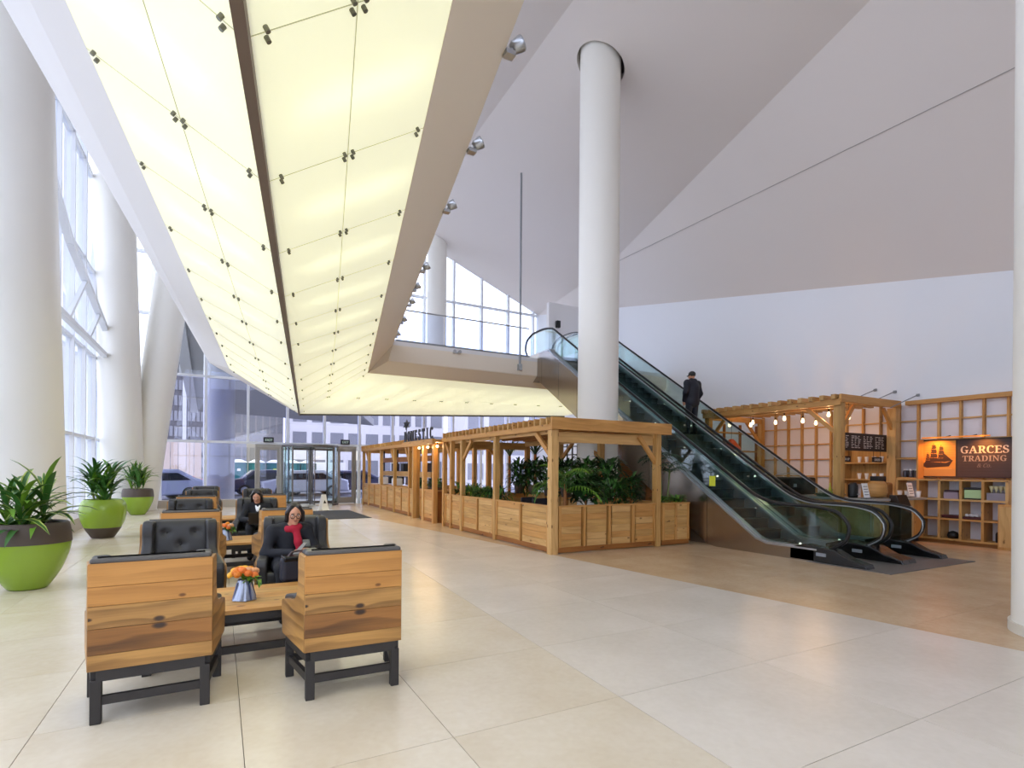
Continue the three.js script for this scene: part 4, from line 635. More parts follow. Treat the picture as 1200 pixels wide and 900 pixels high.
// ================================================================ COFFEE KIOSK AND SHOP WALL
{
  const XW = 15.0, ZF = -7.34, XA = 12.48, ZB = -11.1, k = thing('kiosk_pergola', 'pine coffee kiosk pergola against the white wall hung with bulbs', 'pergola');
  post(k, XA, ZF, 3.3, 0.17); post(k, XW - 0.24, ZF, 3.2, 0.2); post(k, XA, ZB, 3.2, 0.15); post(k, XW - 0.22, ZB, 3.2, 0.15);
  obj('header_beam', boxAB(XA - 0.12, 3.2, ZF + 0.06, XW - 0.13, 3.38, ZF + 0.12), M.pine2, k); obj('side_beam', boxAB(XA - 0.14, 3.13, ZF + 0.1, XA - 0.08, 3.27, ZB - 0.1), M.pine2, k); obj('side_beam', boxAB(XA + 0.06, 3.1, ZF, XA + 0.1, 3.26, ZB), M.pine, k); obj('header_beam', boxAB(XA, 3.08, ZB - 0.02, XW - 0.13, 3.24, ZB + 0.04), M.pine, k);
  for (let z = ZF + 0.02; z > ZB - 0.12; z -= 0.27) obj('roof_slat', boxAB(XA - 0.2, 3.27, z, XW - 0.13, 3.38, z - 0.1), pickPine(), k);
  brace(k, V(XA, 2.5, ZF), V(XA + 0.55, 3.16, ZF)); brace(k, V(XA, 2.5, ZF - 0.05), V(XA, 3.1, ZF - 0.75)); brace(k, V(XW - 0.15, 2.5, ZF), V(XW - 0.7, 3.16, ZF)); brace(k, V(XA, 2.5, ZB + 0.05), V(XA, 3.1, ZB + 0.6)); brace(k, V(XW - 0.2, 2.4, ZB), V(XW - 0.9, 3.1, ZB));
  // lattice on the wall
  const lat = thing('wall_lattice', 'pine lattice with white panels covering the wall behind kiosk and shelves', 'lattice');
  obj('backing', boxAB(15.08, 0.02, -4.6, 15.17, 3.3, -11.3), std(0xe2dde2, 0.7), lat);
  for (let z = -4.74; z > -11.2; z -= 0.43) obj('upright', boxAB(14.99, 0.05, z, 15.08, 3.3, z - 0.045), pickPine(), lat);
  for (const y of [1.47, 1.95, 2.38, 2.86]) obj('cross_bar', boxAB(15.02, y, -4.7, 15.08, y + 0.035, -11.2), pickPine(), lat);
  obj('cornice', boxAB(14.9, 3.27, -4.6, 15.1, 3.37, -7.15), M.pine2, lat);
  // cubby shelf
  const sh = thing('cubby_shelf', 'pine cubby shelf of twelve open boxes under the shop sign', 'shelf'), zc = [-7.15, -6.7, -6.27, -5.86, -5.46, -5.05];
  for (const z of zc) obj('divider', boxAB(14.55, 0.1, z - 0.025, 15.0, 1.46, z + 0.025), pickPine(), sh);
  for (const y of [0.1, 0.56, 1.0, 1.44]) obj('shelf_board', boxAB(14.53, y - 0.02, -7.15, 15.0, y + 0.02, -5.03), pickPine(), sh);
  obj('plinth', boxAB(14.6, 0, -7.15, 15.0, 0.1, -5.03), M.pineDark, sh); obj('back_panel', boxAB(14.97, 0.1, -7.15, 14.99, 1.46, -5.03), std(0xe4e0e6, 0.7), sh);
  const cb = thing('cabinet', 'narrow pine cabinet closing the end of the cubby shelf', 'cabinet'); obj('body', boxAB(14.42, 0, -5.15, 14.9, 0.95, -4.65), M.pine2, cb); obj('door', boxAB(14.39, 0.06, -5.12, 14.42, 0.9, -4.68), M.pine, cb);
  // side shelf bay beside the kiosk post
  const bay = thing('bottle_shelf', 'open pine shelf bay with jars between kiosk post and shop sign', 'shelf'); obj('shelf_board', boxAB(14.65, 1.93, -7.2, 15, 1.96, -6.75), M.pine, bay); obj('shelf_board', boxAB(14.65, 1.46, -7.2, 15, 1.49, -6.75), M.pine, bay); obj('side_panel', boxAB(14.65, 1.46, -6.78, 15, 2.4, -6.74), M.pine3, bay);
  for (let i = 0; i < 6; i++) { const b = thing('glass_jar', 'small dark jar with pale label on the shelf beside the kiosk post', 'jar', [14.78 + (i > 2 ? 0.1 : 0), 1.49 + 0, -7.08 + (i % 3) * 0.12], 0, 'jars beside the kiosk post'); obj('jar', lathe([[0, 0], [0.04, 0], [0.045, 0.02], [0.045, 0.14], [0.03, 0.17], [0, 0.17]], 16), std(0x4c4a52, 0.3), b); obj('lid', cyl(V(0, 0.17, 0), V(0, 0.2, 0), 0.035), M.white, b); }
  // goods in the cubbies
  const goods = (name, label, cat, z, y, parts) => { const t = thing(name, label, cat, [14.72, y, z]); for (const [n, g, m] of parts) obj(n, g, m, t); return t; };
  goods('gift_basket', 'mauve gift basket with dark handle in the top row of the cubby shelf', 'basket', -6.06, 1.02, [['basket', [boxAB(-0.12, 0, -0.14, 0.12, 0.15, 0.14)], std(0x9a8a98, 0.8)], ['cover', rbox(0.24, 0.05, 0.28, 0.02, 0, 0.17, 0), std(0x3c2630, 0.7)]]);
  goods('gift_tin', 'green tin with black lid in the top row of the cubby shelf', 'tin', -5.66, 1.02, [['tin', rbox(0.22, 0.2, 0.32, 0.02, 0, 0.12, 0), std(0xb6d29a, 0.5)], ['lid', rbox(0.24, 0.05, 0.34, 0.015, 0, 0.24, 0), M.black], ['foot', rbox(0.23, 0.03, 0.33, 0.01, 0, 0.015, 0), M.black]]);
  goods('gift_box', 'grey box with cream tissue at the end of the cubby top row', 'box', -5.25, 1.02, [['box', boxAB(-0.12, 0, -0.16, 0.12, 0.16, 0.16), std(0x8f8790, 0.8)], ['tissue', [0, 1, 2, 3].map(i => new THREE.ConeGeometry(0.06, 0.16, 5).rotateX(Math.PI).translate(0, 0.23, -0.12 + i * 0.08)), std(0xd9cf9f, 0.8)]]);
  goods('serving_tray', 'dark red tray in the middle row of the cubby shelf', 'tray', -6.06, 0.58, [['tray', rbox(0.3, 0.06, 0.34, 0.02, 0, 0.03, 0), std(0x4a1c1e, 0.5)], ['rim', rbox(0.32, 0.015, 0.36, 0.005, 0, 0.06, 0), std(0x5c2426, 0.5)]]);
  goods('fruit_tray', 'dark red tray holding white pieces in the middle row of the cubby shelf', 'tray', -5.66, 0.58, [['tray', rbox(0.3, 0.06, 0.34, 0.02, 0, 0.03, 0), std(0x4a1c1e, 0.5)], ['contents', [0, 1, 2, 3, 4, 5].map(i => new THREE.SphereGeometry(0.035, 10, 8).translate(-0.04 + 0.05 * (i % 2), 0.085, -0.13 + i * 0.05)), std(0xece6e6, 0.6)]]);
  goods('tea_pot', 'small dark kettle in the bottom row of the cubby shelf', 'kettle', -6.06, 0.12, [['pot', lathe([[0, 0], [0.09, 0], [0.11, 0.06], [0.09, 0.13], [0.04, 0.16], [0, 0.17]], 20), M.black], ['spout', cyl(V(0, 0.06, 0.09), V(0, 0.14, 0.16), 0.02, 0.012), M.black]]);
  goods('stove_pot', 'dark metal pot with handle at the end of the cubby bottom row', 'pot', -5.2, 0.12, [['pot', lathe([[0, 0], [0.09, 0], [0.09, 0.18], [0.07, 0.22], [0, 0.23]], 20), std(0x2a2c34, 0.4)], ['handle', tube([V(0, 0.16, 0.09), V(0, 0.2, 0.16), V(0, 0.06, 0.15), V(0, 0.05, 0.09)], 0.012), M.black]]);
  // shop sign: ship print and lettering board
  const sign = thing('shop_sign', 'dark shop sign board with a ship print and pale lettering', 'sign', [14.9, 0, 0]);
  const z0 = -6.83, z1 = -5.08, y0 = 1.53, y1 = 2.36, w = z1 - z0;
  obj('frame', boxAB(0.0, y0 - 0.03, z0 - 0.03, 0.06, y1 + 0.03, z1 + 0.03), std(0x2a1d17, 0.6), sign);
  const shipMat = canvasMat(512, 512, (c, W, H) => {
    c.fillStyle = '#c98f3e'; c.fillRect(0, 0, W, H); for (let i = 0; i < 60; i++) { c.fillStyle = `rgba(${150 + 60 * rnd()},${100 + 40 * rnd()},${40},0.15)`; c.fillRect(0, H * rnd(), W, 6 + 14 * rnd()); }
    c.fillStyle = '#b98a45'; c.fillRect(0, H * 0.8, W, H * 0.2); c.fillStyle = '#3a2214'; c.beginPath(); c.moveTo(40, 360); c.lineTo(90, 300); c.lineTo(380, 320); c.lineTo(480, 280); c.lineTo(420, 372); c.lineTo(110, 392); c.fill();
    const poly = p => { c.beginPath(); p.forEach(([x, y], i) => i ? c.lineTo(x, y) : c.moveTo(x, y)); c.closePath(); c.fill(); };
    for (const [x, h, w] of [[120, 190, 34], [205, 60, 52], [310, 85, 48]]) { c.fillRect(x - 4, h - 25, 8, 345 - h); const n = 4, st = (310 - h) / n; for (let q = 0; q < n; q++) { const a = w * (0.5 + 0.17 * q), b = w * (0.62 + 0.17 * q), y = h + q * st; poly([[x - a, y], [x + a, y], [x + b + 8, y + st * 0.55], [x + b, y + st - 5], [x - b, y + st - 5], [x - b + 10, y + st * 0.5]]); } }
    c.beginPath(); c.moveTo(330, 160); c.lineTo(470, 290); c.lineTo(350, 310); c.fill(); c.fillStyle = '#d9b26a'; c.fillRect(30, 400, 430, 5);
  });
  const wordMat = canvasMat(640, 512, (c, W, H) => { c.fillStyle = '#3b2f30'; c.fillRect(0, 0, W, H); for (let i = 0; i < 12; i++) { c.fillStyle = 'rgba(20,14,14,0.35)'; c.fillRect(0, i * 44, W, 3); } c.fillStyle = '#c3b5a5'; c.textAlign = 'center'; c.font = 'bold 140px serif'; c.fillText('GARCES', W / 2, 190, 590); c.font = 'bold 108px serif'; c.fillStyle = '#9a8c80'; c.fillText('TRADING', W / 2, 300, 580); c.font = 'italic 70px serif'; c.fillStyle = '#7a6c64'; c.fillText('& Co.', W / 2, 385); });
  obj('ship_print', printed(w * 0.42, y1 - y0).rotateY(-Math.PI / 2).translate(-0.003, (y0 + y1) / 2, z0 + w * 0.21), shipMat, sign); obj('lettering', printed(w * 0.56, y1 - y0).rotateY(-Math.PI / 2).translate(-0.003, (y0 + y1) / 2, z1 - w * 0.28), wordMat, sign);
  const pic = thing('picture_light', 'slim brass picture light glowing over the shop sign', 'light', [14.72, 2.43, -5.95]); obj('tube', cyl(V(0, 0, -0.75), V(0, 0, 0.55), 0.018), std(0xb5672c, 0.4, 0.4, { emissive: 0xff9a3c, emissiveIntensity: 0.5 }), pic); obj('arm', [cyl(V(0, 0, -0.3), V(0.3, 0.05, -0.3), 0.01), cyl(V(0, 0, 0.2), V(0.3, 0.05, 0.2), 0.01)], M.black, pic);
  for (const z of [-6.45, -5.55]) { const l = new THREE.SpotLight(0xffa24a, PIC, 0, 1.1, 0.8, 2); l.position.set(14.6, 2.44, z); l.target.position.set(14.95, 1.7, z); l.castShadow = true; scene.add(l, l.target); }
  // menu board, order and pick up signs
  const menuMat = canvasMat(1024, 256, (c, W, H) => { c.fillStyle = '#1e1716'; c.fillRect(0, 0, W, H); c.fillStyle = '#d8d2cc'; for (let k = 0; k < 4; k++) for (let r = 0; r < 8; r++) { const x = 30 + k * 250, y = 36 + r * 25; for (let q = 0; q < 3; q++) { const L = 20 + 50 * rnd(); c.fillRect(x + q * 68, y, Math.min(L, 60), 9); } } });
  const wordSign = t => canvasMat(256, 80, (c, W, H) => { c.fillStyle = '#1e1716'; c.fillRect(0, 0, W, H); c.fillStyle = '#e4ded6'; c.font = 'bold 54px sans-serif'; c.textAlign = 'center'; c.textBaseline = 'middle'; c.fillText(t, W / 2, H / 2 + 3, 230); });
  const mb = thing('menu_board', 'long dark menu board hanging in the kiosk', 'menu', [13.64, 2.33, ZF - 0.12], 0); obj('board', boxAB(-1.05, -0.21, -0.03, 1.05, 0.21, 0), M.black, mb); obj('print', printed(2.06, 0.4).translate(0, 0, 0.003), menuMat, mb); obj('hanger', [cyl(V(-0.8, 0.2, -0.015), V(-0.8, 0.9, -0.015), 0.006), cyl(V(0.8, 0.2, -0.015), V(0.8, 0.9, -0.015), 0.006)], M.black, mb);
  for (const [x, txt, lab] of [[12.95, 'PICK UP', 'small dark pick up sign under the menu board'], [14.28, 'ORDER', 'small dark order sign under the menu board']]) { const s = thing('word_sign', lab, 'sign', [x, 1.92, ZF - 0.12]); obj('board', boxAB(-0.2, -0.065, -0.02, 0.2, 0.065, 0), M.black, s); obj('print', printed(0.38, 0.12).translate(0, 0, 0.003), wordSign(txt), s); obj('hanger', [cyl(V(-0.15, 0.06, -0.01), V(-0.15, 0.24, -0.01), 0.005), cyl(V(0.15, 0.06, -0.01), V(0.15, 0.24, -0.01), 0.005)], M.black, s); }
  // inner shelves with cups behind the till
  const isf = thing('cup_shelf', 'pine back shelves with white cups behind the till', 'shelf'); obj('side_panel', boxAB(14.6, 1.3, -8.5, 14.98, 2.5, -8.46), M.pine3, isf); obj('back_panel', boxAB(14.95, 1.3, -7.5, 14.98, 2.5, -8.5), M.pine3, isf); for (const y of [1.4, 1.83, 2.47]) obj('shelf_board', boxAB(14.6, y, -7.5, 14.95, y + 0.03, -8.5), M.pine, isf);
  for (let i = 0; i < 8; i++) { const t = thing('paper_cup_stack', 'stack of white cups on the pine back shelves', 'cup', [14.75, i < 4 ? 1.43 : 1.86, -7.6 - (i % 4) * 0.18], 0, 'white cups on the kiosk back shelves'); obj('cup', lathe([[0, 0], [0.03, 0], [0.045, 0.12], [0.04, 0.12], [0, 0.02]], 16), M.white, t); obj('cup', lathe([[0.045, 0.12], [0.048, 0.15], [0.04, 0.15]], 16), M.white, t); }
  // counters
  const ct = thing('kiosk_counter', 'pine kiosk counter with grey stone top and dark panels', 'counter');
  for (let i = 0; i < 5; i++) obj('front_panel', boxAB(12.42 + i * 0.42, 0.1, -6.55, 12.82 + i * 0.42, 0.98, -6.6), i === 2 ? M.frameBlack : pickPine(), ct);
  for (let i = 0; i < 6; i++) obj('side_panel', boxAB(12.36, 0.1, -6.6 - i * 0.62, 12.4, 0.98, -7.2 - i * 0.62), pickPine(), ct);
  obj('plinth', [boxAB(12.45, 0, -6.65, 14.5, 0.1, -7.1), boxAB(12.45, 0, -6.65, 12.95, 0.1, -10.3)], M.frameBlack, ct); obj('counter_top', [boxAB(12.32, 0.98, -6.5, 14.55, 1.03, -7.15), boxAB(12.32, 0.98, -7.15, 13.0, 1.03, -10.4)], std(0xa8a39c, 0.35), ct); obj('end_panel', boxAB(14.5, 0.1, -6.6, 14.53, 0.98, -7.1), M.pine, ct);
  // dark glass pastry case in front
  const pc = thing('pastry_case', 'dark glass pastry case at the till side of the kiosk counter', 'display case', [13.2, 0, -6.3]); obj('body', extrude([[0, 0], [0.22, 0], [0.22, 1.1], [0.1, 1.1], [0, 0.85]], 0.42, 0.01).rotateY(Math.PI / 2).translate(-0.21, 0, 0.0), std(0x2b211d, 0.2), pc); obj('rim', boxAB(-0.22, 0.84, -0.01, 0.22, 0.87, 0.02), M.steel, pc);
  const reg = thing('wooden_till', 'rounded wooden till housing with dark screen on the kiosk counter', 'till', [13.1, 1.03, -6.85]); obj('housing', lathe([[0, 0], [0.2, 0.02], [0.24, 0.12], [0.22, 0.3], [0.16, 0.38], [0, 0.38]], 24).scale(1.2, 1, 0.8), M.pine2, reg); obj('screen', rbox(0.3, 0.12, 0.2, 0.02, 0.05, 0.43, 0), M.black, reg); obj('side_box', rbox(0.2, 0.34, 0.3, 0.05, 0.3, 0.18, 0), M.pineDark, reg);
  for (const [x, lab] of [[12.45, 'small white notice stand between the corner post and the wooden till'], [14.3, 'white notice stand beside the cubby shelf end of the counter']]) { const n = thing('notice_stand', lab, 'notice', [x, 1.03, -6.7]); obj('sheet', boxAB(-0.11, 0.02, -0.005, 0.11, 0.34, 0.005).rotateX(-0.2), M.white, n); obj('print_lines', [0, 1, 2, 3].map(i => boxAB(-0.08, 0.08 + i * 0.06, 0.006, 0.08, 0.095 + i * 0.06, 0.008).rotateX(-0.2)), std(0x808080, 0.8), n); obj('foot', boxAB(-0.11, 0, -0.08, 0.11, 0.012, 0.04), M.black, n); }
  for (let i = 0; i < 4; i++) { const t = thing('cup', 'white cup standing on the kiosk counter near the cubbies', 'cup', [14.42 + 0.07 * (i % 2), 1.03, -7.02 + 0.12 * i], 0, 'white cups on the counter end'); obj('body', lathe([[0, 0], [0.04, 0], [0.055, 0.13], [0.05, 0.13], [0, 0.02]], 16), M.white, t); obj('lid', cyl(V(0, 0.13, 0), V(0, 0.15, 0), 0.058), std(0xd8c6b4, 0.6), t); }
  const es = thing('espresso_machine', 'dark espresso machine on the long side of the kiosk counter', 'coffee machine', [12.75, 1.03, -8.6]); obj('body', rbox(0.5, 0.42, 0.8, 0.04, 0, 0.23, 0), M.black, es); obj('cup_rail', tube([V(-0.24, 0.48, -0.38), V(-0.24, 0.54, 0), V(-0.24, 0.48, 0.38)], 0.01), M.steel, es); for (const z of [-0.2, 0.2]) obj('group_head', cyl(V(-0.28, 0.2, z), V(-0.28, 0.28, z), 0.04), M.steel, es);
  const bw = thing('salad_tray', 'oval dark green tray of greenery on the kiosk counter', 'tray', [12.66, 1.03, -7.65]); obj('tray', lathe([[0, 0], [0.26, 0], [0.32, 0.07], [0.3, 0.07], [0, 0.03]], 28).scale(0.8, 1, 1.1), std(0x38503a, 0.5), bw); shrub(bw, 70, 0.45, 0.6, 0.14, 0.12, 0.05, 'foliage', [M.leafLight, M.leaf]); obj('bottle', lathe([[0, 0.05], [0.03, 0.05], [0.03, 0.2], [0.012, 0.26], [0.012, 0.32], [0, 0.32]], 14), std(0xc9cf4a, 0.3), bw);
  const cf = thing('coffee_urn', 'black coffee urn beside the corner post of the kiosk', 'urn', [12.62, 1.03, -7.1]); obj('body', lathe([[0, 0], [0.09, 0], [0.1, 0.04], [0.1, 0.28], [0.06, 0.34], [0, 0.35]], 20), M.black, cf); obj('tap', cyl(V(0, 0.08, 0.09), V(0, 0.08, 0.14), 0.015), M.steel, cf);
  // pendant bulbs
  const spots = [[12.75, -7.75], [13.3, -7.6], [12.75, -8.4], [12.75, -8.9], [13.1, -9.4], [12.75, -9.9], [13.1, -10.1], [12.75, -10.6], [13.6, -8.6], [14.2, -8.2]];
  spots.forEach(([x, z], i) => { const y = 2.98 - 0.05 * (i % 3), b = thing('pendant_bulb', 'clear glowing pendant bulb hanging under the kiosk roof', 'light', [x, y, z], 0, 'pendant bulbs of the kiosk'); obj('bulb', lathe([[0, -0.07], [0.03, -0.055], [0.042, -0.02], [0.03, 0.03], [0.018, 0.06], [0, 0.06]], 16), pergolaGlow, b); obj('socket', cyl(V(0, 0.05, 0), V(0, 0.12, 0), 0.018), M.black, b); obj('cable', cyl(V(0, 0.12, 0), V(0, 3.27 - y, 0), 0.004, 0.004, 6), M.black, b); if (i % 2 === 0) { const l = new THREE.PointLight(0xffc98a, BULB, 0, 2); l.position.set(x, y, z); l.castShadow = true; scene.add(l); } });
  // red pendant shade and back shelf at the far end
  const ps = thing('pendant_lamp', 'orange red bell shaped pendant lamp at the far end of the kiosk', 'lamp', [13.2, 2.25, -10.9]); obj('shade', lathe([[0.05, 0.3], [0.1, 0.26], [0.2, 0.12], [0.28, 0], [0.27, 0], [0.19, 0.11], [0.09, 0.24]], 28), std(0xb0451c, 0.4), ps); obj('cable', cyl(V(0, 0.3, 0), V(0, 0.85, 0), 0.006), M.black, ps);
  const fs = thing('kiosk_end_shelf', 'dark pine shelving closing the far end of the kiosk', 'shelf'); for (const x of [12.6, 13.3, 14.0, 14.75]) obj('upright', boxAB(x, 0, ZB - 0.14, x + 0.06, 3.02, ZB - 0.2), M.pineDark, fs); for (const y of [1.1, 1.75, 2.2, 2.75]) obj('shelf_board', boxAB(12.55, y, ZB - 0.12, 14.85, y + 0.04, ZB - 0.34), M.pine3, fs);
  // stay rods above
  for (const [px, py, lab] of [[1025, 457, 'kiosk roof slats'], [1048, 459, 'kiosk corner'], [1075, 463, 'lattice cornice']]) { const a = onX(px, py, 15.15), t = thing('stay_rod', `thin grey stay rod from the wall above the ${lab}`, 'rod', a.toArray()); obj('rod', cyl(V(0, 0, 0), V(-1.0, -0.36, -0.1), 0.012), M.grey, t); obj('plate', boxAB(0.0, -0.03, -0.03, 0.05, 0.03, 0.03), M.grey, t); }
}

// ================================================================ SEATING
function makeChair(label) {
  const t = thing('wing_armchair', label, 'armchair');
  const yb = 0.335, H = 1.0, rw = 0.325, fw = 0.42, zr = -0.3, zf = 0.29;
  // base frame
  const corner = [[-rw + 0.03, zr + 0.03], [rw - 0.03, zr + 0.03], [-fw + 0.04, zf - 0.04], [fw - 0.04, zf - 0.04]];
  corner.forEach(([x, z]) => obj('leg', rbox(0.06, 0.275, 0.06, 0.006, x, 0.1375, z), M.frameBlack, t));
  const P = i => V(corner[i][0], 0, corner[i][1]), rail = (i, j, y, w, h) => bar(P(i).setY(y), P(j).setY(y), w, h);
  obj('seat_rail', [[0, 1], [2, 3], [0, 2], [1, 3]].map(([i, j]) => rail(i, j, 0.3, 0.06, 0.07)), M.frameBlack, t);
  for (const [i, j] of [[0, 1], [0, 2], [1, 3], [2, 3]]) obj('stretcher', rail(i, j, 0.14, 0.03, 0.055), M.frameBlack, t);
  // wooden back of planks
  const hs = [0.1, 0.16, 0.14, 0.12, 0.145]; let y = yb; const mats = [M.chairWood3, M.chairWood, M.chairWood2, M.chairWood, M.chairWood3];
  hs.forEach((h, i) => { obj('back_plank', rbox(rw * 2 + 0.022, h - 0.0015, 0.028, 0.003, 0, y + h / 2, zr, 1, 0), mats[(i + 1) % 5], t); y += h; });
  // flared sides: wood outside, leather inside
  const prof = (o, b = 0) => { const s = new THREE.Shape(); s.moveTo(b, yb); s.lineTo(b, H + o); s.lineTo(0.13, H + o + 0.01); s.quadraticCurveTo(0.17 + o, H + o, 0.165 + o, 0.9); s.quadraticCurveTo(0.15 + o, 0.7 + o, 0.27, 0.655 + o); s.quadraticCurveTo(0.45, 0.64 + o, 0.6 + o * 0.8, 0.6 + o); s.quadraticCurveTo(0.63 + o, 0.56, 0.61 + o * 0.6, 0.48); s.lineTo(0.58, yb); s.closePath(); return s; };
  for (const s of [-1, 1]) {
    const a = V(s * rw, 0, zr), d = V(s * (fw - rw), 0, zf - zr).normalize(), n = V(s * d.z * s, 0, -d.x * s).multiplyScalar(1);
    const outN = V(d.z * s, 0, -d.x * s);
    const place = (g, off) => g.applyMatrix4(new THREE.Matrix4().makeBasis(d, V(0, 1, 0), new THREE.Vector3().crossVectors(d, V(0, 1, 0)))).translate(a.x + outN.x * off, 0, a.z + outN.z * off);
    const woodG = place(extrude(prof(-0.012, 0.004), 0.022, 0.003, 1, 12).translate(0, 0, -0.011), 0); 
    const uv = woodG.attributes.uv; obj('side_panel', woodG, M.chairWood, t);
    obj('arm_padding', place(extrude(prof(0.0, 0.05), 0.06, 0.022, 4, 12).translate(0, 0, -0.03), -0.062), M.leather, t);
  }
  // upholstered back with buttons
  const W = rw * 2 - 0.1, nx = 26, ny = 28, but = []; for (let r = 0; r < 3; r++) for (let c = 0; c < (r % 2 ? 1 : 2); c++) but.push([r % 2 ? 0 : (c ? 0.13 : -0.13), 0.9 - r * 0.13]);
  const pos = [], idx = []; for (let j = 0; j <= ny; j++) for (let i = 0; i <= nx; i++) { const u = i / nx * 2 - 1, v = j / ny, yy = 0.42 + 0.62 * v; let z = zr + 0.055 + 0.085 * Math.pow(Math.max(0, 1 - u ** 8), 0.5) * Math.pow(Math.max(0, 1 - (2 * v - 1) ** 10), 0.5) - 0.05 * (v - 0.3); for (const [bx, by] of but) z -= 0.028 * Math.exp(-((u * W / 2 - bx) ** 2 + (yy - by) ** 2) / 0.0016); pos.push(u * W / 2 * 1.06, yy, z); }
  for (let j = 0; j < ny; j++) for (let i = 0; i < nx; i++) { const k = j * (nx + 1) + i; idx.push(k, k + 1, k + nx + 1, k + 1, k + nx + 2, k + nx + 1); }
  const bg = new THREE.BufferGeometry(); bg.setAttribute('position', new THREE.Float32BufferAttribute(pos, 3)); bg.setIndex(idx); bg.computeVertexNormals();
  const cush = obj('back_cushion', [bg, rbox(rw * 2 - 0.02, 0.66, 0.055, 0.02, 0, 0.69, zr + 0.042, 3)], M.leather, t);
  for (const [bx, by] of but) obj('button', new THREE.SphereGeometry(0.011, 8, 6).translate(bx, by, zr + 0.115 - 0.05 * ((by - 0.42) / 0.62 - 0.3)), M.leather, cush);
  obj('top_roll', rbox(rw * 2 + 0.01, 0.035, 0.09, 0.017, 0, H + 0.012, zr + 0.03, 3), M.leatherGrey, t);
  // seat
  const seatShape = [[-rw + 0.06, -0.2], [rw - 0.06, -0.2], [fw - 0.09, 0.28], [-fw + 0.09, 0.28]];
  obj('seat_cushion', extrude(seatShape, 0.06, 0.035, 4).rotateX(Math.PI / 2).translate(0, 0.445, 0), M.leather, t);
  obj('front_rail', extrude([[-fw + 0.07, yb], [fw - 0.07, yb], [fw - 0.07, 0.39], [-fw + 0.07, 0.39]], 0.03, 0.008).translate(0, 0, zf - 0.05), M.leather, t);
  return t;
}
const PI = Math.PI;
const chair0 = makeChair('armchair with plank back turned to the room, front left of the flower table');
chair0.userData.label = 'wooden backed wing armchair whose wide reddish planks face out beside the flower table';
chair0.position.set(-0.38, 0, -4.47); chair0.rotation.y = PI + 0.03;
copy(chair0, [0.86, 0, -4.22], PI - 0.02, 'wooden backed wing armchair with knotty golden planks in front of the woman with red scarf');
const AC = 'armchairs of the far seating groups';
copy(chair0, [-0.36, 0, -6.62], 0.0, 'empty black leather wing armchair facing the flower table');
copy(chair0, [0.78, 0, -6.62], -0.05, 'black leather wing armchair in which the woman with red scarf sits');
copy(chair0, [-0.33, 0, -8.65], PI + 0.02, 'wooden backed wing armchair standing behind the empty black armchair');
copy(chair0, [0.86, 0, -8.6], PI, 'wooden backed wing armchair standing behind the woman with red scarf');
copy(chair0, [0.62, 0, -11.0], -0.05, 'brown leather wing armchair in which the woman with a laptop sits');
{ const far = [[-0.44, -11.0, 0], [-0.4, -12.9, PI], [-0.38, -15.6, 0], [0.9, -15.9, 0], [-0.35, -18.5, 0], [0.95, -13.1, PI]]; for (const [x, z, a] of far) { const c = copy(chair0, [x, 0, z], a, 'dark leather wing armchair in the seating rows behind the woman with a laptop'); c.userData.group = AC; } }

function makeTable(label, x, z, turn = 0) {
  const t = thing('coffee_table', label, 'table', [x, 0, z], turn), w = 1.5, d = 0.98, h = 0.44;
  for (let i = 0; i < 5; i++) obj('top_plank', rbox(w, 0.035, d / 5 - 0.002, 0.003, 0, h - 0.017, -d / 2 + d / 5 * (i + 0.5), 1, 0), i % 2 ? M.pine3 : M.pine2, t);
  obj('apron', [boxAB(-w / 2 + 0.02, h - 0.1, d / 2 - 0.06, w / 2 - 0.02, h - 0.036, d / 2 - 0.02), boxAB(-w / 2 + 0.02, h - 0.1, -d / 2 + 0.02, w / 2 - 0.02, h - 0.036, -d / 2 + 0.06), boxAB(-w / 2 + 0.02, h - 0.1, -d / 2 + 0.06, -w / 2 + 0.06, h - 0.036, d / 2 - 0.06), boxAB(w / 2 - 0.06, h - 0.1, -d / 2 + 0.06, w / 2 - 0.02, h - 0.036, d / 2 - 0.06)], M.frameBlack, t);
  for (const sx of [-1, 1]) for (const sz of [-1, 1]) obj('leg', boxAB(sx * (w / 2 - 0.05) - 0.03, 0, sz * (d / 2 - 0.05) - 0.03, sx * (w / 2 - 0.05) + 0.03, h - 0.036, sz * (d / 2 - 0.05) + 0.03), M.frameBlack, t);
  for (const sz of [-1, 1]) obj('stretcher', boxAB(-w / 2 + 0.08, 0.08, sz * (d / 2 - 0.05) - 0.02, w / 2 - 0.08, 0.14, sz * (d / 2 - 0.05) + 0.02), M.frameBlack, t);
  return t;
}
makeTable('plank topped coffee table holding the orange flowers', 0.22, -5.42);
makeTable('plank topped coffee table beside the woman with a laptop', 0.2, -9.82);
makeTable('plank topped coffee table in the far seating rows', 0.25, -14.3);
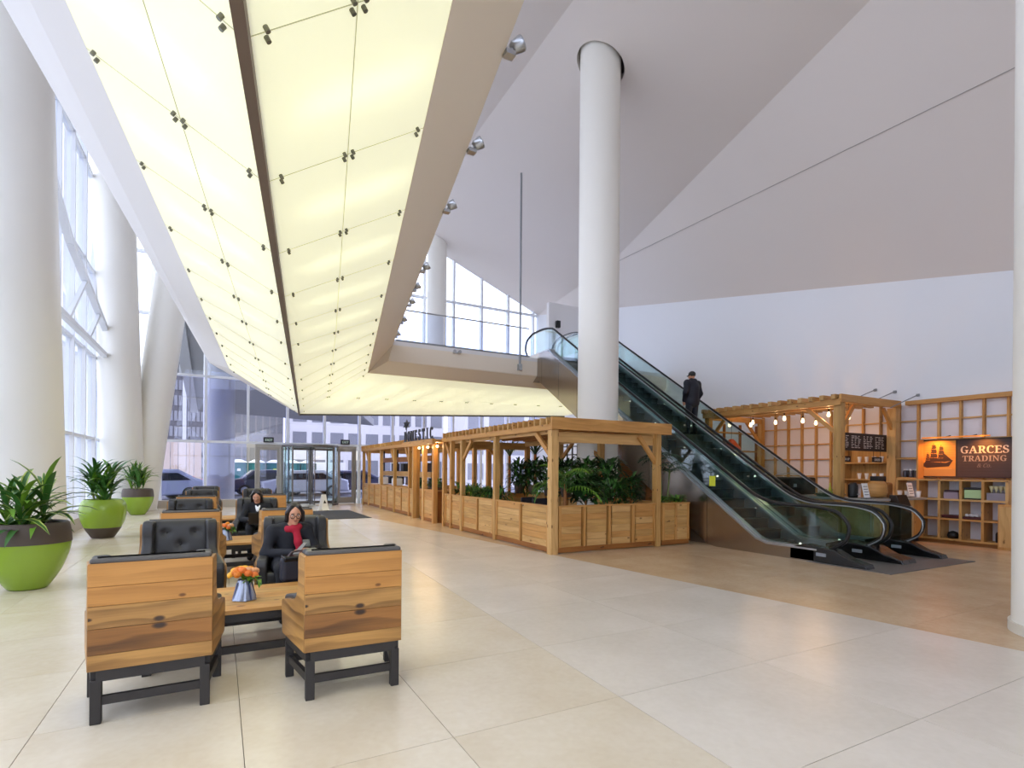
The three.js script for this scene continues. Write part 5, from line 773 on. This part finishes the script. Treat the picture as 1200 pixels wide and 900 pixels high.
function bouquet(label, x, z, y, n, s) {
  const t = thing('flower_vase', label, 'flowers', [x, y, z]);
  obj('vase', lathe([[0, 0], [0.1, 0], [0.105, 0.01], [0.06, 0.15], [0.055, 0.17], [0.05, 0.17], [0.09, 0.02], [0, 0.015]], 6).scale(s, s, s), std(0x9aa2b4, 0.12, 0.4), t);
  for (let i = 0; i < 4; i++) obj('vase_stripe', boxAB(-0.006, 0.012, -0.002, 0.006, 0.16, 0.002).rotateX(-0.27).translate(0, 0, 0.104).rotateY(i * 1.57 + 0.5).scale(s, s, s), std(0x34406c, 0.3), t);
  const cols = [0xe8901c, 0xe07428, 0xf0b030, 0xe0a070, 0xd87818];
  for (let i = 0; i < n; i++) {
    const a = i * 2.4, r = 0.105 * Math.sqrt((i + 0.5) / n) * s, c = V(Math.cos(a) * r, (0.26 - 6 * r * r / s / s * 0.6 + rr(-0.015, 0.02)) * s, Math.sin(a) * r), gs = [];
    gs.push(new THREE.SphereGeometry(0.018 * s, 8, 6)); for (let k = 0; k < 7; k++) { const b = k * 0.9, g = new THREE.SphereGeometry(0.024 * s, 8, 6).scale(1, 0.9, 0.35); gs.push(g.rotateX(-0.5).translate(0, 0.002, 0.018 * s).rotateY(b)); }
    const f = obj('flower', gs, std(cols[i % 5], 0.6), t); f.position.copy(c); f.rotation.set(c.z * 5, 0, -c.x * 5);
    obj('stem', cyl(V(0, -0.02, 0), V(-c.x * 0.8, -c.y + 0.14 * s, -c.z * 0.8), 0.003), M.leafLight, f);
  }
  shrub(t, 26, 0.2 * s, 0.2 * s, 0.06, 0.1 * s, 0.04 * s, 'greenery', [M.leafLight, M.leaf]); t.children.filter(c => c.name === 'greenery').forEach(c => c.position.set(0.05 * s, 0.13 * s, 0.05 * s));
}
bouquet('small vase of orange roses on the coffee table', 0.2, -5.3, 0.44, 18, 1.05);
bouquet('orange flowers on the coffee table beside the woman with a laptop', 0.1, -9.75, 0.44, 12, 1.0);

tag(obj('door_mat', rbox(1.86, 0.014, 3.6, 0.006, 3.43, 0.008, -19.4, 1), M.mat), 'large charcoal mat lying inside the revolving door', 'mat');
{ const p = atH(379, 598, 0), t = thing('wet_floor_sign', 'white folding wet floor sign beside the revolving door', 'sign', [p.x, 0, p.z], 0.4); const side = s => extrude([[-0.14, 0], [0.14, 0], [0.09, 0.62], [-0.09, 0.62]], 0.015).rotateX(s * 0.22).translate(0, 0, -s * 0.14); obj('front_board', side(-1), M.white, t); obj('back_board', side(1), M.white, t); obj('warning_mark', extrude([[-0.06, 0], [0.06, 0], [0, 0.12]], 0.004).rotateX(-0.22).translate(0, 0.27, 0.1), M.black, t); }

// ================================================================ PEOPLE
function sdfGeo(prims, cell, k = 0.03) {
  const lo = V(1e9, 1e9, 1e9), hi = V(-1e9, -1e9, -1e9);
  for (const p of prims) { const r = p.e ? Math.max(...p.e) : Math.max(p.ra, p.rb); for (const q of p.e ? [p.c] : [p.a, p.b]) { lo.min(V(q.x - r, q.y - r, q.z - r)); hi.max(V(q.x + r, q.y + r, q.z + r)); } }
  const pad = cell * 3 + k * 0.3, S = Math.max(hi.x - lo.x, hi.y - lo.y, hi.z - lo.z) + 2 * pad, c = lo.clone().add(hi).multiplyScalar(0.5), N = Math.min(150, Math.ceil(S / cell) + 1);
  const mc = new MarchingCubes(N, M.skin, false, false, 120000), F = mc.field; F.fill(-1000); const h = N / 2, st = S / N;
  const X = i => c.x + (i - h) / h * S / 2, Y = i => c.y + (i - h) / h * S / 2, Z = i => c.z + (i - h) / h * S / 2, I = (v, m) => Math.max(1, Math.min(N - 2, Math.floor((v - m) / (S / 2) * h + h)));
  for (const p of prims) {
    const r = (p.e ? Math.max(...p.e) : Math.max(p.ra, p.rb)) + k + 3 * st, q = p.e ? [p.c, p.c] : [p.a, p.b];
    const x0 = I(Math.min(q[0].x, q[1].x) - r, c.x), x1 = I(Math.max(q[0].x, q[1].x) + r, c.x), y0 = I(Math.min(q[0].y, q[1].y) - r, c.y), y1 = I(Math.max(q[0].y, q[1].y) + r, c.y), z0 = I(Math.min(q[0].z, q[1].z) - r, c.z), z1 = I(Math.max(q[0].z, q[1].z) + r, c.z);
    for (let iz = z0; iz <= z1; iz++) for (let iy = y0; iy <= y1; iy++) for (let ix = x0; ix <= x1; ix++) {
      const x = X(ix), y = Y(iy), z = Z(iz); let d;
      if (p.e) { const a = (x - p.c.x) / p.e[0], b = (y - p.c.y) / p.e[1], g = (z - p.c.z) / p.e[2], L = Math.sqrt(a * a + b * b + g * g); d = (L - 1) * Math.min(...p.e); }
      else { const ax = x - p.a.x, ay = y - p.a.y, az = z - p.a.z, bx = p.b.x - p.a.x, by = p.b.y - p.a.y, bz = p.b.z - p.a.z, t = Math.max(0, Math.min(1, (ax * bx + ay * by + az * bz) / (bx * bx + by * by + bz * bz + 1e-9))); d = Math.sqrt((ax - bx * t) ** 2 + (ay - by * t) ** 2 + (az - bz * t) ** 2) - (p.ra + (p.rb - p.ra) * t); }
      const at = iz * N * N + iy * N + ix, o = -F[at], kk = p.k ?? k, hh = Math.max(kk - Math.abs(o - d), 0) / kk; F[at] = -(Math.min(o, d) - hh * hh * kk / 4);
    }
  }
  mc.isolation = 0; mc.update(); const n = mc.count ?? mc.geometry.drawRange.count, g = new THREE.BufferGeometry(); const src = mc.positionArray ?? mc.geometry.attributes.position.array;
  const pos = new Float32Array(n * 3); for (let i = 0; i < n; i++) { pos[3 * i] = src[3 * i] * S / 2 + c.x; pos[3 * i + 1] = src[3 * i + 1] * S / 2 + c.y; pos[3 * i + 2] = src[3 * i + 2] * S / 2 + c.z; }
  g.setAttribute('position', new THREE.BufferAttribute(pos, 3)); const m = mergeVertices(g, 1e-5); m.computeVertexNormals(); return m;
}
const cap = (a, b, ra, rb = ra, k) => ({ a, b, ra, rb, k }), ell = (c, e, k) => ({ c, e, k });
function headPrims(c, yaw, pitch, s = 1) { // skull, jaw, nose, ears, neck stub; c = centre of the head
  const q = new THREE.Quaternion().setFromEuler(new THREE.Euler(pitch, yaw, 0, 'YXZ')), T = (x, y, z) => V(x * s, y * s, z * s).applyQuaternion(q).add(c);
  return { T, q, prims: [ell(T(0, 0.02, -0.01), [0.075 * s, 0.105 * s, 0.09 * s]), cap(T(0, -0.03, 0.03), T(0, -0.085, 0.045), 0.055 * s, 0.03 * s), cap(T(0, 0.0, 0.082), T(0, -0.028, 0.1), 0.009 * s, 0.013 * s, 0.012), cap(T(-0.03, -0.005, 0.062), T(0.03, -0.005, 0.062), 0.022 * s, 0.022 * s), ell(T(-0.078, -0.01, 0.0), [0.012 * s, 0.03 * s, 0.02 * s], 0.01), ell(T(0.078, -0.01, 0.0), [0.012 * s, 0.03 * s, 0.02 * s], 0.01)] };
}
function faceParts(body, h, s = 1) {
  for (const x of [-0.03, 0.03]) { const e = obj('eye', new THREE.SphereGeometry(0.011 * s, 10, 8).scale(1.2, 0.8, 0.6), M.white, body); e.position.copy(h.T(x, 0.008, 0.078)); e.quaternion.copy(h.q); const i = obj('iris', new THREE.SphereGeometry(0.006 * s, 8, 6), M.black, e); i.position.set(0, 0, 0.006 * s); const b = obj('eyebrow', new THREE.BoxGeometry(0.035 * s, 0.006 * s, 0.008 * s), M.hair, body); b.position.copy(h.T(x, 0.032, 0.082)); b.quaternion.copy(h.q); }
  const m = obj('mouth', new THREE.SphereGeometry(0.01 * s, 10, 6).scale(2.0, 0.6, 0.6), std(0x9a4a48, 0.5), body); m.position.copy(h.T(0, -0.055, 0.082)); m.quaternion.copy(h.q);
}
function handPrims(w, dir, down, side) { // palm from the wrist along dir, fingers curled towards down; side = thumb direction
  const d = dir.clone().normalize(), n = down.clone().normalize(), s = side.clone().normalize(), P = (a, b, c) => w.clone().addScaledVector(d, a).addScaledVector(n, b).addScaledVector(s, c), out = [cap(P(0, 0, 0), P(0.07, 0, 0), 0.022, 0.024, 0.015), cap(P(0.03, 0, -0.02), P(0.075, 0, -0.025), 0.014, 0.014, 0.015), cap(P(0.03, 0, 0.02), P(0.075, 0, 0.025), 0.014, 0.014, 0.015)];
  [-0.03, -0.01, 0.01, 0.03].forEach((x, i) => { const L = [0.06, 0.075, 0.08, 0.072][i]; out.push(cap(P(0.08, 0, x), P(0.08 + L * 0.5, 0.008, x), 0.009, 0.008, 0.006), cap(P(0.08 + L * 0.5, 0.008, x), P(0.08 + L * 0.75, 0.035, x), 0.008, 0.007, 0.006)); });
  out.push(cap(P(0.02, 0.005, 0.025), P(0.05, 0.015, 0.05), 0.012, 0.01, 0.01), cap(P(0.05, 0.015, 0.05), P(0.08, 0.03, 0.045), 0.01, 0.008, 0.006)); return out;
}
function seatedWoman(label, pos, turn, o) {
  const t = thing('person', label, 'person', pos, turn), hc = V(o.hx ?? 0, 1.07, -0.02), h = headPrims(hc, o.yaw, o.pitch, 0.95);
  const sh = [V(-0.165, 0.89, -0.08), V(0.165, 0.89, -0.08)], el = [V(-0.25, 0.66, 0.0), V(0.27, 0.68, 0.02)], wr = o.wrists, hip = [V(-0.09, 0.53, -0.08), V(0.09, 0.53, -0.08)], kn = [V(-0.11, 0.53, 0.36), V(0.12, 0.53, 0.36)], an = [V(-0.1, 0.1, 0.38), V(0.13, 0.1, 0.36)];
  const bones = r => [cap(V(0, 0.56, -0.1), V(0, 0.82, -0.1), 0.125 * r, 0.12 * r, 0.08), cap(sh[0], sh[1], 0.065 * r, 0.065 * r, 0.08)];
  const arms = r => [0, 1].flatMap(i => [cap(sh[i], el[i], 0.058 * r, 0.046 * r, 0.05), cap(el[i], wr[i], 0.044 * r, 0.034 * r, 0.04)]);
  const legs = r => [0, 1].flatMap(i => [cap(hip[i], kn[i], 0.085 * r, 0.062 * r, 0.05), cap(kn[i], an[i], 0.056 * r, 0.04 * r, 0.03), cap(an[i].clone().setY(0.05), an[i].clone().add(V(0, -0.06, 0.13)), 0.042, 0.034, 0.03)]);
  const neck = [cap(V(0, 0.88, -0.09), V(hc.x * 0.6, 1.0, -0.04), 0.05, 0.046, 0.03)];
  const hands = [0, 1].flatMap(i => handPrims(wr[i], o.handDir[i], V(0, -1, 0.2), V(i ? -1 : 1, 0.4, 0)));
  const body = obj('body', [sdfGeo([...bones(0.86), ...arms(0.8), ...legs(0.85), ...neck, ...h.prims.slice(0, 1)], 0.014, 0.03), sdfGeo([...h.prims, ...neck], 0.005, 0.02), sdfGeo(hands, 0.005, 0.01)], M.skin, t);
  faceParts(body, h, 0.95);
  obj('coat', sdfGeo([...bones(1.12), ...arms(1.2), cap(V(-0.08, 0.52, -0.1), V(-0.1, 0.53, 0.12), 0.115, 0.1), cap(V(0.08, 0.52, -0.1), V(0.1, 0.53, 0.12), 0.115, 0.1), cap(V(-0.07, 0.93, -0.1), V(0.07, 0.93, -0.1), 0.05)], 0.013, 0.04), o.coat, t);
  obj('trousers', sdfGeo(legs(1.12).filter((_, i) => i % 3 < 2), 0.014, 0.03), M.coat, t);
  for (const i of [0, 1]) obj('shoe', sdfGeo([cap(an[i].clone().setY(0.055), an[i].clone().add(V(0, -0.055, 0.15)), 0.05, 0.042), cap(an[i], an[i].clone().setY(0.05), 0.045, 0.05)], 0.012, 0.02), M.black, t);
  // hair
  const T = h.T, hp = [ell(T(0, 0.045, -0.04), [0.088, 0.096, 0.092]), ell(T(0, 0.0, -0.06), [0.085, 0.11, 0.06]), ...[-1, 1].flatMap(s => [cap(T(s * 0.04, 0.105, 0.03), T(s * 0.082, 0.03, 0.015), 0.02, 0.02), cap(T(s * 0.084, 0.03, 0.005), T(s * 0.088, o.hairLen, -0.01), 0.022, 0.028)])];
  obj('hair', sdfGeo(hp, 0.008, 0.025), M.hair, t);
  if (o.extra) o.extra(t, h);
  return t;
}
seatedWoman('seated woman in dark coat and red scarf looking at her phone', [0.7, 0, -6.5], -0.03, {
  hx: 0.05, yaw: 0.0, pitch: 0.12, hairLen: -0.06, coat: M.coatBlue, wrists: [V(0.0, 0.69, 0.24), V(0.2, 0.7, 0.24)], handDir: [V(1, 0.15, 0.5), V(-0.9, 0.2, 0.5)],
  extra: (t, h) => {
    obj('scarf', sdfGeo([...[0, 1, 2, 3, 4, 5, 6, 7].map(i => { const a = i / 8 * 6.283, b = (i + 1) / 8 * 6.283; return cap(V(0.03 + 0.075 * Math.cos(a), 0.925 + 0.015 * Math.sin(2 * a), -0.06 + 0.075 * Math.sin(a)), V(0.03 + 0.075 * Math.cos(b), 0.925 + 0.015 * Math.sin(2 * b), -0.06 + 0.075 * Math.sin(b)), 0.034); }), cap(V(0.06, 0.91, 0.02), V(0.08, 0.78, 0.06), 0.038, 0.04), cap(V(0.08, 0.78, 0.06), V(0.09, 0.67, 0.08), 0.04, 0.03)], 0.009, 0.03), M.scarf, t);
    const g = obj('glasses', [-1, 1].map(s => new THREE.TorusGeometry(0.023, 0.003, 6, 18).translate(s * 0.031, 0, 0)).concat([cyl(V(-0.008, 0, 0), V(0.008, 0, 0), 0.003)]), M.black, t); g.position.copy(h.T(0, 0.003, 0.1)); g.quaternion.copy(h.q);
  },
});
{ const t = thing('phone', 'small dark phone held by the woman with red scarf', 'phone', [0.83, 0.79, -6.17], 0); obj('case', rbox(0.075, 0.012, 0.14, 0.004).rotateX(0.5), M.black, t); obj('screen', rbox(0.065, 0.002, 0.12, 0.001, 0, 0.007, 0).rotateX(0.5), std(0x3a404a, 0.1), t); }
{ const t = thing('hand_bag', 'navy handbag on the lap of the woman with red scarf', 'bag', [0.72, 0.47, -6.0], 0.1); obj('body', rbox(0.34, 0.26, 0.16, 0.05, 0, 0.09, 0, 4), std(0x151827, 0.6), t); obj('flap', rbox(0.3, 0.06, 0.17, 0.02, 0, 0.2, 0, 3), M.blackGloss, t); obj('strap', tube([V(-0.12, 0.2, 0.05), V(-0.06, 0.27, 0.05), V(0.06, 0.27, 0.05), V(0.12, 0.2, 0.05)], 0.01), std(0x4a3a3a, 0.4), t); obj('clasp', rbox(0.03, 0.05, 0.01, 0.004, 0.07, 0.14, 0.085), M.steel, t); }
{ const t = tag(obj('paper_sheet', slab([V(0.66, 0.68, -6.06), V(0.73, 0.68, -6.1), V(0.82, 0.8, -6.12), V(0.79, 0.81, -6.09)], V(0, 0.003, 0)), M.white), 'white folded paper tucked above the navy handbag', 'paper'); }
seatedWoman('seated woman with long dark hair bending over a laptop', [0.62, 0, -10.88], -0.1, {
  hx: -0.02, yaw: -0.1, pitch: 0.45, hairLen: -0.16, coat: M.coat, wrists: [V(-0.12, 0.68, 0.26), V(0.12, 0.68, 0.26)], handDir: [V(0.3, 0, 1), V(-0.3, 0, 1)],
  extra: (t) => obj('collar', sdfGeo([cap(V(-0.03, 0.9, 0.0), V(0.0, 0.83, 0.045), 0.022), cap(V(0.03, 0.9, 0.0), V(0.0, 0.83, 0.045), 0.022)], 0.008, 0.02), M.white, t),
});
{ const t = thing('laptop', 'dark laptop on the knees of the woman with long dark hair', 'laptop', [0.62, 0.62, -10.5], -0.1); obj('base', rbox(0.33, 0.018, 0.22, 0.005), M.black, t); obj('screen', rbox(0.33, 0.21, 0.012, 0.005, 0, 0.1, 0).rotateX(0.35).translate(0, 0.01, 0.11), M.black, t); }
{
  // man standing on the far escalator, seen from behind
  const z = -10.62, y = 0.2 + 0.2 * 12, t = thing('person', 'man in dark jacket standing on the escalator with his back turned', 'person', [11.3, y, z], PI), hc = V(0.03, 1.58, 0.0), h = headPrims(hc, 0.15, 0.1, 1);
  const sh = [V(-0.19, 1.38, 0), V(0.19, 1.38, 0)], el = [V(-0.27, 1.12, -0.03), V(0.28, 1.12, -0.02)], wr = [V(-0.22, 0.9, 0.06), V(0.22, 0.92, 0.08)], hip = [V(-0.1, 0.88, 0), V(0.1, 0.88, 0)], kn = [V(-0.11, 0.48, 0.02), V(0.12, 0.48, 0.03)], an = [V(-0.11, 0.08, -0.01), V(0.13, 0.08, 0.0)];
  const tor = r => [cap(V(0, 0.95, 0), V(0, 1.25, 0), 0.15 * r, 0.16 * r, 0.08), cap(sh[0], sh[1], 0.08 * r, 0.08 * r, 0.08)], arms = r => [0, 1].flatMap(i => [cap(sh[i], el[i], 0.07 * r, 0.055 * r, 0.05), cap(el[i], wr[i], 0.052 * r, 0.042 * r, 0.04)]), legs = r => [0, 1].flatMap(i => [cap(hip[i], kn[i], 0.09 * r, 0.065 * r, 0.04), cap(kn[i], an[i], 0.06 * r, 0.045 * r, 0.03)]), neck = [cap(V(0, 1.38, -0.01), V(0.03, 1.52, 0), 0.06, 0.055)];
  const body = obj('body', [sdfGeo([...tor(0.85), ...arms(0.8), ...legs(0.85), ...neck], 0.016, 0.03), sdfGeo([...h.prims, ...neck], 0.006, 0.02), sdfGeo([...handPrims(wr[0], V(0.2, -1, 0.2), V(0.5, 0, 0.5), V(0, 0, 1)), ...handPrims(wr[1], V(-0.2, -1, 0.2), V(-0.5, 0, 0.5), V(0, 0, 1))], 0.006, 0.01)], M.skin, t); faceParts(body, h);
  obj('jacket', sdfGeo([...tor(1.15), ...arms(1.25), cap(V(-0.07, 0.86, 0), V(0.07, 0.86, 0), 0.14, 0.14), cap(V(-0.06, 1.46, -0.02), V(0.06, 1.46, -0.02), 0.065)], 0.014, 0.05), std(0x161824, 0.7), t);
  obj('trousers', sdfGeo(legs(1.15), 0.014, 0.03), std(0x1d222c, 0.8), t);
  for (const i of [0, 1]) obj('shoe', sdfGeo([cap(an[i].clone().setY(0.045), an[i].clone().add(V(0, -0.035, 0.16)), 0.045, 0.042)], 0.012), M.black, t);
  obj('cap', sdfGeo([ell(h.T(0, 0.045, -0.015), [0.092, 0.09, 0.105]), ell(h.T(0, 0.02, 0.09), [0.07, 0.015, 0.05])], 0.008, 0.02), M.black, t);
}

renderer.render(scene, camera);
